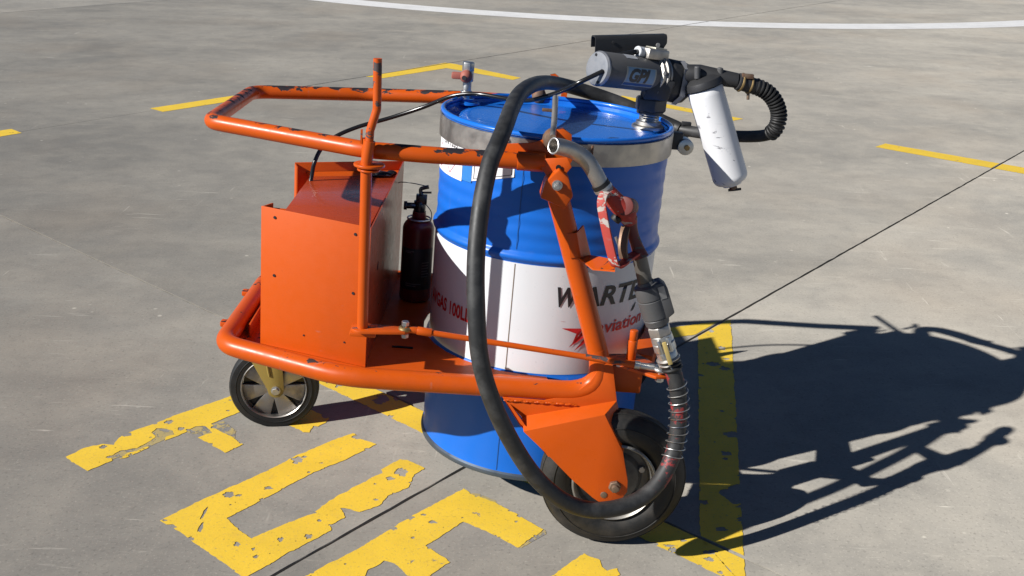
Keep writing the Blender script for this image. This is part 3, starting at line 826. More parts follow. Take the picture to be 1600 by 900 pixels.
# floor plate with a cut-out for the drum
fl = [(-0.69, 0.25, 0.2965), (-0.69, -0.225, 0.2965), (-0.45, -0.340, 0.2965), (0.02, -0.345, 0.2965)]  # near edge extended along the drum front to block leaking sun
for k in range(15):
    t = math.radians(272 - k * 10.6)
    fl.append((0.302 * math.cos(t), 0.302 * math.sin(t), 0.2965))
fl += [(-0.20, 0.39, 0.2965), (-0.34, 0.39, 0.2965)]
MB().prism(fl, (0, 0, -0.005)).build("floor_plate", M_or_sheet, cart)
MB().box((-0.345, -0.185, 0.2985), (0.052, 0.007, 0.003)).build("floor_slot", M_black, cart)
for x, y in ((-0.795, -0.085), (-0.790, 0.150)):
    MB().box((x - 0.008, y, ZL + 0.004), (0.034, 0.024, 0.016)).build("end_tab", M_or_chip, cart, bevel=0.004)
MB().box((-0.745, 0.07, 0.250), (0.004, 0.32, 0.085)).build("end_plate", M_or_sheet, cart)

# cabinet
fx0, fx1 = (-0.692, -0.222), (-0.424, -0.322)
bx0, bx1 = (-0.690, 0.232), (-0.398, 0.355)
zt, zb = 0.646, 0.2975
def lerp2(a, b, t): return (a[0] + (b[0] - a[0]) * t, a[1] + (b[1] - a[1]) * t)
nf = Vector((fx1[1] - fx0[1], -(fx1[0] - fx0[0]), 0)).normalized()
cab = MB().prism([(*fx0, zb), (*fx1, zb), (*fx1, zt - 0.002), (*fx0, zt + 0.002)], -nf * 0.003)
cabinet = cab.build("cabinet_front", M_or_sheet, cart, bevel=0.001)
fl_ = MB().prism([(fx0[0], fx0[1] + .003, zb), (fx0[0], fx0[1] + .003, zt), (fx0[0] + .018, fx0[1] + 0.040, zt), (fx0[0] + .018, fx0[1] + 0.040, zb)], (0.003, 0, 0))
fl_.add(*(lambda m: (m.v, m.f))(MB().prism([(fx0[0] + .018, fx0[1] + 0.040, zb), (fx0[0] + .018, fx0[1] + 0.040, zt - .012), (fx0[0] + .060, fx0[1] + 0.036, zt - .012), (fx0[0] + .060, fx0[1] + 0.036, zb)], (0, 0.003, 0))))
fl_.build("front_flange", M_or_sheet, cart)
MB().prism([(*bx0, zb), (*bx1, zb), (*bx1, zt + 0.004), (*bx0, zt + 0.004)], (0, 0.003, 0)).build("cabinet_back", M_or_sheet, cart, bevel=0.001)
bf = MB().prism([(bx0[0], bx0[1], zb), (bx0[0], bx0[1], zt + .002), (bx0[0] + .012, bx0[1] - 0.042, zt + .002), (bx0[0] + .012, bx0[1] - 0.042, zb)], (0.003, 0, 0))
bf.build("back_flange", M_or_sheet, cart)
sd = MB().prism([(fx1[0], fx1[1] + .003, zb), (bx1[0], bx1[1], zb), (bx1[0], bx1[1], zt + .003), (fx1[0], fx1[1] + .003, zt - .006)], (-0.003, 0, 0))
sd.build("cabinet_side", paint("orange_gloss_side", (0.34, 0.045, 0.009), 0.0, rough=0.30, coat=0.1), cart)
ls = [(-0.632, -0.235, 0.300), (-0.632, 0.24, 0.300), (-0.632, 0.24, 0.610), (-0.632, -0.235, 0.622)]
MB().prism(ls, (0.003, 0, 0)).build("cabinet_inner_side", M_or_sheet, cart)
ld = [(-0.640, -0.2340, 0.637), (-0.432, -0.3110, 0.636), (-0.412, 0.275, 0.626), (-0.640, 0.185, 0.626)]
MB().prism(ld, (0, 0, -0.004)).build("cabinet_lid", M_lid, cart, bevel=0.001)
l2 = [(-0.640, 0.192, 0.6235), (-0.412, 0.282, 0.6235), (-0.404, 0.350, 0.6235), (-0.660, 0.240, 0.6235)]
MB().prism(l2, (0, 0, -0.004)).build("lid_rear_strip", M_or_sheet, cart)
for u, zz in ((0.13, 0.626), (0.865, 0.622), (0.13, 0.482), (0.865, 0.478), (0.42, 0.345), (0.80, 0.350)):
    p = Vector((*lerp2(fx0, fx1, u), zz)) + nf * 0.0002
    MB().cyl(p, p + nf * 0.0016, 0.0036 if zz > 0.4 else 0.0022, 10).build("panel_screw", M_ink, cart)
MB().ball((-0.452, 0.245, 0.632), 0.020, 10, (1.7, 0.8, 0.5)).ball((-0.425, 0.262, 0.634), 0.013, 9, (1.2, 0.8, 0.6)).ball((-0.478, 0.235, 0.631), 0.011, 9, (1.2, 0.9, 0.6)).build("sealant_lump", M_cable, cart)
MB().box((-0.4195, -0.03, 0.60), (0.003, 0.010, 0.045)).build("side_latch", M_black, cart)
MB().cyl((-0.4195, -0.16, 0.50), (-0.4175, -0.16, 0.50), 0.012, 16).build("side_hole", M_black, cart)

# tiller: post, flange discs, lever plate, tie rod
px = -0.390
MB().tube(fillet([(-0.428, px, 0.424), (-0.434, px, 0.812), (-0.429, px, 0.858)], 0.05, 4), 0.0125, 16).build("tiller_post", M_or, cart)
MB().tube(fillet([(-0.430, px, 0.850), (-0.429, px, 0.880), (-0.4165, px, 0.927), (-0.4195, px, 1.034)], [0.02, 0.03], 5), 0.0092, 14).build("tiller_handle", M_or_worn, cart)
MB().cyl((-0.429, px + .012, 0.800), (-0.429, px + .012, 0.806), 0.034, 30).cyl((-0.429, px + .004, 0.792), (-0.429, px + .004, 0.796), 0.025, 26).build("tiller_flange", M_or, cart, bevel=0.0015)
MB().cyl((-0.436, px + .006, 0.806), (-0.436, px + .006, 0.862), 0.0105, 14).build("tiller_collar", M_or, cart)
MB().box((-0.447, px + 0.002, 0.866), (0.004, 0.008, 0.030)).build("tiller_tab", M_or_worn, cart)
lv = [(-0.428 + 0.026 * math.cos(t), px + 0.026 * math.sin(t), 0.420) for t in [PI / 2 + k * PI / 8 for k in range(9)]] + [(-0.330, px - 0.016, 0.422), (-0.316, px, 0.422), (-0.330, px + 0.016, 0.422)]
MB().prism(lv, (0, 0, 0.007)).build("lever_plate", M_or_worn, cart, bevel=0.001)
MB().box((-0.428, px + 0.035, 0.405), (0.06, 0.06, 0.010)).build("lever_bracket", M_or, cart, bevel=0.002)
ra, rz = Vector((-0.331, px, 0.431)), Vector((0.262, -0.415, 0.386))
rd = (rz - ra).normalized()
MB().tube([ra, ra + rd * 0.03], 0.008, 12).tube([ra + rd * 0.028, ra + rd * 0.062], 0.0098, 12).build("rod_clevis", M_or, cart, bevel=0.001)
MB().tube([ra + rd * 0.06, rz - rd * 0.175], 0.0068, 12).build("tie_rod", M_or, cart)
MB().tube([rz - rd * 0.177, rz - rd * 0.06], 0.0074, 12).build("rod_sleeve", M_or_worn, cart)
MB().tube([rz - rd * 0.062, rz - rd * 0.05, rz - rd * 0.048, rz - rd * 0.016], [0.0095, 0.0095, 0.0075, 0.0085], 14).build("rod_end", M_zinc, cart)
MB().torus(rz, (0, 0, 1), 0.0125, 0.0062, 24, 10).build("rod_eye", M_zinc, cart)
MB().torus(ra, (0, 0, 1), 0.010, 0.0055, 24, 10).build("rod_eye", M_brass, cart)
MB().cyl(ra + V(0, 0, -.018), ra + V(0, 0, .016), 0.005, 12).hexa(ra + V(0, 0, .007), ra + V(0, 0, .018), 0.0088).hexa(ra + V(0, 0, -.022), ra + V(0, 0, -.012), 0.0088).build("joint_bolt", M_zinc, cart)
MB().cyl(rz + V(0, 0, -.030), rz + V(0, 0, .018), 0.0055, 12).hexa(rz + V(0, 0, -.032), rz + V(0, 0, -.014), 0.0098).hexa(rz + V(0, 0, .008), rz + V(0, 0, .016), 0.0085).build("joint_bolt", M_zinc, cart)

# front: steering arm, pin and cross beam
arm = [(0.150, -0.315, 0.366), (0.150, -0.362, 0.366), (0.250, -0.432, 0.366), (0.282, -0.425, 0.366), (0.290, -0.398, 0.366), (0.225, -0.300, 0.366)]
MB().prism(arm, (0, 0, 0.007)).build("steering_arm", M_or_worn, cart, bevel=0.001)
MB().cyl((0.204, -0.335, 0.373), (0.204, -0.335, 0.421), 0.0118, 16).cyl((0.204, -0.335, 0.42), (0.204, -0.335, 0.446), 0.0098, 16).build("steering_pin", M_or, cart, bevel=0.0015)
MB().box((0.190, -0.322, 0.326), (0.092, 0.050, 0.076)).build("pin_block", M_or, cart, bevel=0.004)
MB().prism([(0.228, -0.30, 0.366), (0.236, 0.37, 0.366), (0.236, 0.37, 0.30), (0.228, -0.30, 0.30)], (0.12, 0, 0)).build("front_beam", M_or, cart, bevel=0.004) if False else None
bp = [(0.205, -0.290, 0.372), (0.262, -0.150, 0.372), (0.296, 0.0, 0.372), (0.262, 0.15, 0.372), (0.205, 0.36, 0.372), (0.24, 0.38, 0.372), (0.298, 0.16, 0.372), (0.322, 0.0, 0.372), (0.306, -0.15, 0.372), (0.262, -0.31, 0.372)]
MB().prism(bp, (0, 0, -0.045)).build("front_beam", M_or, cart, bevel=0.003)

# fork plates (near: outer cover folded over the wheel), wheels
def fork(s):
    def m(p):
        p = Vector(p); return Vector((p.x, 0.075 - p.y, p.z)) if s else p
    up = [(-0.0943, -0.3780, 0.2692), (0.0044, -0.3780, 0.2682), (0.0707, -0.3780, 0.2897), (0.1080, -0.3780, 0.3240), (0.1275, -0.3780, 0.3665), (0.1547, -0.3780, 0.3784), (0.1769, -0.3780, 0.2809), (-0.0447, -0.3780, 0.2226)]
    ca, cb = [(-0.0447, -0.3780, 0.2226), (0.1769, -0.3780, 0.2809)], [(-0.0413, -0.4360, 0.2136), (0.1429, -0.4360, 0.2701)]
    lo = [cb[0], cb[1], (0.1979, -0.4360, 0.1740), (0.2176, -0.4360, 0.1002), (0.2196, -0.4360, 0.0709), (0.2044, -0.4360, 0.0436), (0.1639, -0.4360, 0.0337), (0.1390, -0.4360, 0.0495), (0.0885, -0.4360, 0.0909), (0.0228, -0.4360, 0.1545)]
    rt = [cb[1], lo[2], (0.2082, -0.3860, 0.1788), ca[1]]
    fm = MB()
    fm.add([m(p) for p in up], [tuple(range(len(up)))])
    fm.add([m(p) for p in (ca[0], ca[1], cb[1], cb[0])], [(0, 1, 2, 3)])
    fm.add([m(p) for p in lo], [tuple(range(len(lo)))])
    fm.add([m(p) for p in rt], [(0, 1, 2, 3)])
    fm.build("fork_plate", M_or_sheet, cart, solid=0.005, bevel=0.0012, smooth=25)
    st = MB().prism([m(p) for p in ((-0.0937, -0.3660, 0.2636), (-0.0861, -0.3660, 0.2641), (-0.0385, -0.4200, 0.2223), (0.0314, -0.4260, 0.1497), (0.0242, -0.4260, 0.1458), (-0.0505, -0.4200, 0.2214))], m((0, 0.005, 0)) - m((0, 0, 0)))
    st.build("fork_gusset", M_or, cart)
    a = Vector(m((0.1876, -0.4320, 0.0854)))
    dy = -1 if not s else 1
    MB().hexa(a, a + V(0, dy * 0.013, 0), 0.0155).cyl(a + V(0, dy * .012, 0), a + V(0, dy * 0.022, 0), 0.0085, 14).build("axle_bolt", M_bolt, cart, bevel=0.0006)
    b = Vector(m((0.1644, -0.4320, 0.0594)))
    MB().cyl(b, b + V(0, dy * 0.006, 0), 0.0085, 16).build("stop_bolt", M_bolt, cart, bevel=0.002)
    wl = MB()                                                    # weld bead under the tube
    return m
fork(0); fork(1)
wb = MB()
for k in range(26):
    t = k / 25
    p = V(-0.085 + 0.165 * t, -0.3805, ZL - 0.0215 + 0.0012 * math.sin(k * 1.7))
    wb.ball(p, 0.0020 + 0.0016 * random.random(), 8, (2.6, 0.9, 0.7))
wb.build("weld_bead", M_or, cart)

def big_wheel(c, name, flip=1):
    c = Vector(c)
    ax = Vector((0, -flip, 0))
    R, hw = 0.176, 0.036
    tr = []
    for k in range(25):                                          # tyre section
        t = -PI * 0.86 + 2 * PI * 0.86 * k / 24
        tr.append((R - 0.043 + 0.043 * math.cos(t) if abs(t) < 1.2 else R - 0.043 + 0.040 * math.cos(t), hw * 1.12 * math.sin(t)))
    tread = MB().lathe(tr, c, ax, 72)
    tyre = tread.build(name, M_tyre, cart)
    gr = MB()
    for h in (-0.014, 0.0, 0.014): gr.torus(c + ax * h, ax, R - 0.0012 - abs(h) * 0.1, 0.0022, 72, 6)
    gr.torus(c + ax * 0.0395, ax, R - 0.030, 0.0012, 72, 6)
    gr.build("tread_rib", M_tyre, tyre, root=cart)
    rm = MB().lathe([(0.100, 0.024), (0.102, 0.034), (0.098, 0.038), (0.094, 0.034), (0.090, 0.020)], c, ax, 64)
    rm.build("rim_lip", M_rimlip, tyre, root=cart)
    MB().lathe([(0.0915, 0.022), (0.084, 0.006), (0.070, 0.004), (0.060, 0.014), (0.034, 0.016), (0.032, 0.030), (0.0, 0.031)], c, ax, 64).build("wheel_disc", M_rimdark, tyre, root=cart)
    MB().lathe([(0.098, -0.03), (0.07, -0.02), (0.0, -0.02)], c, ax, 48).build("inner_disc", M_rimdark, tyre, root=cart)
    for k in range(6):
        t = 2 * PI * k / 6 + 0.4
        p = c + ax * 0.006 + Vector((math.cos(t), 0, math.sin(t))) * 0.072
        MB().hexa(p, p + ax * 0.008, 0.0085).build("wheel_nut", M_spout, tyre, root=cart)
big_wheel((0.188, -0.389, 0.086), "front_wheel")
big_wheel((0.225, 0.380, 0.086), "front_wheel", -1)
MB().cyl((0.190, -0.425, 0.085), (0.190, 0.455, 0.085), 0.0105, 14).build("axle", M_bolt, cart) if False else None

# rear castor
cw = Vector((-0.727, 0.175, 0.000)); CR, CH = 0.128, 0.024
ax = Vector((0.10, -1, 0)).normalized()
ty = MB().lathe([(0.094, -CH), (0.112, -CH * 1.02), (CR - 0.006, -CH * 0.95), (CR - 0.001, -CH * 0.6), (CR, 0), (CR - 0.001, CH * 0.6), (CR - 0.006, CH * 0.95), (0.112, CH * 1.02), (0.104, CH * 1.06), (0.094, CH)], cw, ax, 72)
tyre = ty.build("castor_wheel", M_rub, cart)
MB().torus(cw + ax * CH * 1.05, ax, 0.1075, 0.0012, 64, 6).build("tyre_ridge", M_rub, tyre, root=cart)
MB().lathe([(0.090, CH * 0.2), (0.090, CH), (0.0925, CH * 1.12), (0.0945, CH), (0.0945, -CH), (0.0925, -CH * 1.12), (0.090, -CH), (0.090, CH * 0.2)], cw, ax, 64).build("rim_ring", M_alloy, tyre, root=cart)
xw, yw, _ = frame_for(ax)
MB().cyl(cw - ax * 0.004, cw + ax * 0.002, 0.089, 48).build("spoke_gap_shade", M_cable, tyre, root=cart)  # dark disc added behind the spokes: shade in the gaps painted black
for k in range(7):
    t = 2 * PI * k / 7 + 0.25
    d = xw * math.cos(t) + yw * math.sin(t); e = ax.cross(d)
    sp = MB().prism([cw + d * 0.020 + e * 0.013 + ax * 0.019, cw + d * 0.0895 + e * 0.029 + ax * 0.010, cw + d * 0.0895 - e * 0.029 + ax * 0.014, cw + d * 0.020 - e * 0.013 + ax * 0.019], -ax * 0.014)
    sp.build("spoke", M_alloy, tyre, root=cart, bevel=0.002)
MB().cyl(cw - ax * 0.026, cw + ax * 0.026, 0.022, 24).build("wheel_hub", M_alloy, tyre, root=cart, bevel=0.002)
for sgn in (1, -1):
    o = cw + ax * (0.034 * sgn)
    tx = Vector((1, 0.1, 0)).normalized(); uz = Vector((0, 0, 1))
    fp = [o + tx * -0.105 + uz * 0.170, o + tx * 0.016 + uz * 0.170, o + tx * 0.029 + uz * 0.01]
    fp += [o + tx * (0.006 + 0.023 * math.cos(t)) + uz * (0.0 + 0.023 * math.sin(t)) for t in [-k * PI / 6 for k in range(7)]]
    fp += [o + tx * -0.019 + uz * 0.005]
    MB().prism(fp, ax * (0.004 * sgn)).build("castor_fork", M_fork, cart, bevel=0.001)
    rib = MB().tube([o + tx * -0.036 + uz * 0.168 + ax * .004 * sgn, o + tx * -0.012 + uz * 0.045 + ax * .004 * sgn], 0.004, 8)
    rib.build("fork_rib", M_fork, cart)
    b = o + tx * 0.006 + ax * 0.004 * sgn
    MB().hexa(b, b + ax * (0.010 * sgn), 0.0115).cyl(b, b + ax * (0.002 * sgn), 0.0135, 20).build("castor_bolt", M_zinc, cart)
MB().box(cw + V(-0.022, 0.0, 0.174), (0.094, 0.085, 0.006)).cyl(cw + V(-.022, 0, .177), cw + V(-.022, 0, .20), 0.035, 28).box(cw + V(-0.022, 0, 0.205), (0.11, 0.10, 0.010)).build("castor_plate", M_fork, cart, bevel=0.001)
MB().prism([(-0.782, -0.185, 0.2585), (-0.672, -0.235, 0.2585), (-0.672, 0.315, 0.2585), (-0.768, 0.275, 0.2585)], (0, 0, -0.006)).box(cw + V(-0.022, 0.0, 0.2305), (0.09, 0.09, 0.045)).build("castor_mount", M_or, cart, bevel=0.002)

# nozzle rest on the upright
MB().prism([(0.0157, -0.3880, 0.6844), (0.0354, -0.3880, 0.6874), (0.0514, -0.3880, 0.6317), (0.0288, -0.3880, 0.6269)], (0, 0.004, 0)).build("rest_back", M_or, cart, bevel=0.001)
MB().prism([(0.0340, -0.3880, 0.6873), (0.0522, -0.3500, 0.6956), (0.0757, -0.3500, 0.6275), (0.0502, -0.3880, 0.6300)], (0.003, 0, 0)).build("rest_side", M_or, cart)
MB().prism([(0.0503, -0.3880, 0.6285), (0.0757, -0.3500, 0.6275), (0.0941, -0.4000, 0.6403), (0.1163, -0.4750, 0.6588), (0.1145, -0.5050, 0.6439), (0.0708, -0.4700, 0.6332)], (0, 0, -0.003)).build("rest_shelf", M_or, cart)

# ------------------------------------------------------------------ fire extinguisher
eb = Vector((-0.338, 0.178, 0.2975))
ext = thing("fire_extinguisher", "small dark red fire extinguisher standing between cabinet and blue drum", "fire extinguisher", eb)
r = 0.0435
bt = MB().lathe([(0.0, 0.0), (r - 0.006, 0), (r, 0.006), (r, 0.205)] + [(r * math.cos(t) * 0.72 + r * 0.28, 0.205 + 0.032 * math.sin(t)) for t in [k * PI / 16 for k in range(1, 8)]] + [(0.020, 0.240), (0.018, 0.256), (0.0, 0.256)], eb, (0, 0, 1), 40)
bt.build("cylinder", M_ext, ext)
MB().lathe([(r + .0008, 0.04), (r + .0012, 0.041), (r + .0012, 0.158), (r + .0008, 0.159)], eb, (0, 0, 1), 24, a0=-2.6, a1=-0.3, xdir=(1, 0, 0)).build("printed_label", M_extlabel, ext)
lm = MB()
for zz, a0, a1 in ((0.150, -2.3, -1.7), (0.146, -2.3, -1.9), (0.118, -1.2, -0.7), (0.110, -1.2, -0.75), (0.102, -1.2, -0.72), (0.094, -1.2, -0.8), (0.086, -1.2, -0.7), (0.078, -1.2, -0.78), (0.056, -2.2, -1.2), (0.050, -2.2, -1.5)):
    lm.lathe([(r + .0018, zz), (r + .0018, zz + 0.003)], eb, (0, 0, 1), 6, a0=a0, a1=a1, xdir=(1, 0, 0))
lm.build("label_print", plain("label_grey", (0.12, 0.11, 0.11), 0.5), ext, smooth=0)["kind"] = "stuff"
MB().torus(eb + V(0, 0, .236), (0, 0, 1), 0.0315, 0.0025, 30, 8).build("retaining_ring", M_zinc, ext)
MB().cyl(eb + V(0, 0, .250), eb + V(0, 0, .285), 0.0165, 20).box(eb + V(0.004, -.004, .292), (0.030, 0.022, 0.024)).cyl(eb + V(-.012, -.006, .272), eb + V(-.040, -.010, .272), 0.0085, 14).cyl(eb + V(-.034, -.010, .272), eb + V(-.043, -.010, .272), 0.012, 14).build("valve_body", M_cable, ext, bevel=0.001)
MB().tube(catmull([eb + V(0.004, -.004, .298), eb + V(0.000, -.006, .318), eb + V(0.008, -.006, .324), eb + V(0.022, -.006, .328)], 5), 0.0055, 10).build("carry_handle", M_cable, ext)
MB().tube([eb + V(0.004, -.004, .310), eb + V(0.030, -.008, .313)], 0.0030, 8).build("squeeze_lever", M_cable, ext)
MB().tube(catmull([eb + V(0.018, -.010, .330), eb + V(-0.02, -.02, .338), eb + V(-0.052, 0.0, .334), eb + V(-0.064, 0.02, .326)], 6), 0.0014, 6).build("safety_wire", M_cable, ext)
MB().tube(catmull([eb + V(0.012, -.012, .285), eb + V(0.032, -.016, .262), eb + V(0.034, -.010, .238), eb + V(0.030, -.008, .232)], 6), 0.0013, 6).build("pin_cord", M_cable, ext)

# ------------------------------------------------------------------ pump with filter, screwed into the drum's bung
pb = Vector((0.233, 0.012, 0.8635))
pump = thing("fuel_pump", "grimy grey electric fuel pump screwed upright into the blue drum lid", "pump", pb)
MB().lathe([(0.042, 0), (0.041, 0.006), (0.036, 0.009), (0.033, 0.009), (0.032, 0.017), (0.026, 0.019)], pb, (0, 0, 1), 36).build("bung_ring", M_spout, pump)
MB().lathe([(0.0255, 0.012), (0.0255, 0.016)] + sum([[(0.0265, 0.018 + 0.006 * k), (0.0245, 0.021 + 0.006 * k)] for k in range(5)], []) + [(0.025, 0.05)], pb, (0, 0, 1), 32).build("threaded_pipe", M_zinc, pump)
MB().hexa(pb + V(0, 0, .042), pb + V(0, 0, .078), 0.0405, turn=0.1).cyl(pb + V(0, 0, .036), pb + V(0, 0, .044), 0.034, 24).build("pipe_union", M_dark, pump, bevel=0.0015)
mf, mr = Vector((0.076, -0.095, 1.014)), Vector((0.230, 0.012, 0.9955))
u = (mr - mf).normalized()
sx, sy, _ = frame_for(u)
up = Vector((0, 0, 1)); up = (up - u * up.dot(u)).normalized(); side = u.cross(up)          # side points to the camera's left-back
ML = (mr - mf).length
MR = 0.0415
MB().lathe([(MR - 0.001, 0.004), (MR, 0.006), (MR, ML)], mf, u, 48).build("motor_can", M_grey, pump)
MB().lathe([(0.0, -0.002), (0.030, -0.002), (MR - 0.003, -0.0015), (MR + 0.0004, 0.003), (MR + 0.0004, 0.007)], mf, u, 48).build("motor_cap", M_cap, pump)
for q in (up * 0.031 - side * 0.010, -up * 0.031 + side * 0.012):
    MB().cyl(mf + q - u * 0.0035, mf + q, 0.0036, 12).build("cap_screw", M_ink, pump)
MB().lathe([(MR, ML - 0.012), (MR + 0.006, ML - 0.010), (MR + 0.006, ML), (MR + 0.011, ML + 0.001), (MR + 0.011, ML + 0.006), (MR + 0.004, ML + 0.007), (MR + 0.004, ML + 0.011), (MR + 0.009, ML + 0.012), (MR + 0.009, ML + 0.018), (0.03, ML + 0.019)], mf, u, 48).build("motor_flange", M_spout, pump)
for k in range(6):
    t = 2 * PI * k / 6 + 0.3
    p = mf + u * (ML - 0.004) + (up * math.cos(t) + side * math.sin(t)) * (MR + 0.0085)
    MB().hexa(p, p - u * 0.008, 0.0058).build("flange_bolt", M_grey, pump)
# nameplate with the printed mark, wrapped on the motor can
def on_motor(ang, h, rr=MR + 0.0008):
    """ang from straight up, positive towards the camera"""
    return mf + u * h + (up * math.cos(ang) - side * math.sin(ang) * SGN) * rr
SGN = 1.0 if (side.y > 0) else -1.0
def motor_patch(a0, a1, h0, h1, rr, n=8):
    m = MB(); vs = []
    for k in range(n + 1):
        a = a0 + (a1 - a0) * k / n
        vs += [on_motor(a, h0, rr), on_motor(a, h1, rr)]
    return m.add(vs, [(2 * k, 2 * k + 2, 2 * k + 3, 2 * k + 1) for k in range(n)])
motor_patch(D(66), D(134), 0.058, 0.158, MR + 0.0006).build("nameplate", plain("nameplate_tan", (0.36, 0.36, 0.31), 0.5), pump)
motor_patch(D(68), D(117), 0.063, 0.153, MR + 0.0009).build("nameplate_field", plain("nameplate_sky", (0.17, 0.29, 0.42), 0.5), pump)
motor_patch(D(120), D(131), 0.060, 0.156, MR + 0.0009).build("nameplate_rule", plain("nameplate_navy", (0.035, 0.08, 0.19), 0.5), pump)
rr = MR + 0.0013
put_text("pump_lettering", text_mesh("GPI", 0.044, 0.25, 0.0022, 0.98), lambda a, b: on_motor(D(114) - b / rr, 0.066 + a * 0.98, rr), M_ink, pump, pump)
motor_patch(D(8), D(34), 0.066, 0.104, MR + 0.0008).build("serial_plate", plain("serial_silver", (0.42, 0.43, 0.45), 0.4), pump)
# gearbox / pump head
hc = mf + u * (ML + 0.050)
bd = MB()
def head_sec(h, w, top, bot, off=0.0):
    return [mf + u * (ML + h) + side * (SGN * w * a) + up * (top if b > 0 else bot) * abs(b) + side * SGN * off for a, b in ((-0.55, 1), (0.55, 1), (1, 0.62), (1, -0.62), (0.55, -1), (-0.55, -1), (-1, -0.62), (-1, 0.62))]
secs = [head_sec(0.016, 0.036, 0.040, -0.050), head_sec(0.030, 0.046, 0.046, -0.056), head_sec(0.062, 0.048, 0.042, -0.060), head_sec(0.070, 0.052, 0.044, -0.062), head_sec(0.092, 0.050, 0.038, -0.058), head_sec(0.098, 0.040, 0.030, -0.048)]
vs = [p for s_ in secs for p in s_]
fs = [tuple(reversed(range(8))), tuple(range(40, 48))]
for i in range(5):
    fs += [(i * 8 + k, i * 8 + (k + 1) % 8, i * 8 + 8 + (k + 1) % 8, i * 8 + 8 + k) for k in range(8)]
bd.add(vs, fs)
bd.build("pump_head", M_dark, pump, bevel=0.004)
# pale peeled band on the head
def ring_patch(h0, h1, grow):
    a_, b_ = head_sec(h0, 0.050 + grow, 0.043 + grow, -0.061 - grow), head_sec(h1, 0.052 + grow, 0.044 + grow, -0.062 - grow)
    ids = [0, 7, 6, 5]
    m = MB()
    m.add([a_[k] for k in ids] + [b_[k] for k in ids], [(k, k + 1, 5 + k, 4 + k) for k in range(3)])
    return m
ring_patch(0.052, 0.069, 0.0025).build("peeled_paint", metal("peeled_alloy", (0.36, 0.36, 0.37), 0.55, 0.3, (0.12, 0.12, 0.12), 0.3), pump)
# lower throat down to the union
th = Vector((0.240, 0.012, 0.955))
MB().prism([(0.206, -0.026, 0.938), (0.268, -0.026, 0.938), (0.282, -0.030, 0.990), (0.216, -0.030, 0.990)], (0, 0.070, 0)).build("pump_throat", M_dark, pump, bevel=0.006)
MB().cyl((0.234, 0.012, 0.918), (0.234, 0.012, 0.945), 0.030, 24).build("throat_neck", M_dark, pump)
# terminal box and cable gland on top
tb = mf + u * (ML * 0.80) + up * (MR + 0.010)
MB().box(tb + u * 0.020, (0.070, 0.050, 0.026), (u, side, up)).build("terminal_box", M_spout, pump, bevel=0.004)
MB().box(tb + u * 0.030 + up * 0.0145, (0.040, 0.036, 0.004), (u, side, up)).build("terminal_cover", metal("terminal_foil", (0.52, 0.50, 0.42), 0.4, 0.4), pump, bevel=0.001)
MB().cyl(tb - u * 0.014, tb - u * 0.032, 0.0125, 20).torus(tb - u * 0.030, u, 0.0105, 0.0035, 20, 8).build("cable_gland", plain("gland_white", (0.62, 0.64, 0.66), 0.4), pump)
MB().tube(catmull([tb - u * 0.03, tb - u * 0.05 - up * 0.004, tb - u * 0.075 + side * SGN * 0.02 - up * 0.016], 5), 0.0062, 10).build("lead_wire", M_cable, pump)
# nozzle holder: inverted channel
ha, hb = Vector((0.072, 0.030, 1.078)), Vector((0.258, 0.085, 1.092))
hx = (hb - ha).normalized(); hy = Vector((-hx.y, hx.x, 0)).normalized(); hz = hx.cross(hy)
sec = []
wd, ht, rr_ = 0.031, 0.050, 0.010
sec += [(-wd / 2, -0.052), (-wd / 2, -rr_)] + [(-wd / 2 + rr_ - rr_ * math.cos(t), -rr_ + rr_ * math.sin(t)) for t in (0.4, 0.8, 1.2)] + [(wd / 2 - rr_ + rr_ * math.sin(t), -rr_ + rr_ * math.cos(t)) for t in (0.3, 0.8, 1.2)] + [(wd / 2, -rr_), (wd / 2, -0.030)]
cm = MB()
NS = 10
for k in range(NS + 1):
    t = k / NS
    for a, b in sec:
        lo = b
        if t > 0.86 and b < -0.02:                              # rounded far end
            lo = b + (abs(b) - 0.012) * ((t - 0.86) / 0.14) ** 3 * 0.75
        cm.v.append(ha.lerp(hb, t) + hy * a + hz * lo)
ns = len(sec)
for k in range(NS):
    for j in range(ns - 1):
        cm.f.append((k * ns + j, k * ns + j + 1, (k + 1) * ns + j + 1, (k + 1) * ns + j)); cm.m.append(0)
cm.build("nozzle_holder", metal("holder_black", (0.035, 0.036, 0.038), 0.4, 0.4, (0.015, 0.015, 0.015), 0.4), pump, solid=0.003)
q = ha.lerp(hb, 0.87) - hy * (wd / 2 + 0.0018) - hz * 0.026
MB().cyl(q - hy * 0.0005, q + hy * 0.0008, 0.0055, 14).build("holder_hole", plain("hole_light", (0.40, 0.39, 0.37), 0.7), pump)
q = ha.lerp(hb, 0.24) - hy * (wd / 2 + 0.0018) - hz * 0.016
MB().cyl(q - hy * 0.0012, q + hy * 0.0008, 0.004, 12).build("holder_rivet", M_dark, pump)
q = ha.lerp(hb, 0.45)
MB().box(q - hz * 0.040 - hy * 0.004, (0.10, 0.004, 0.050), (hx, hy, hz)).build("holder_bracket", M_dark, pump)
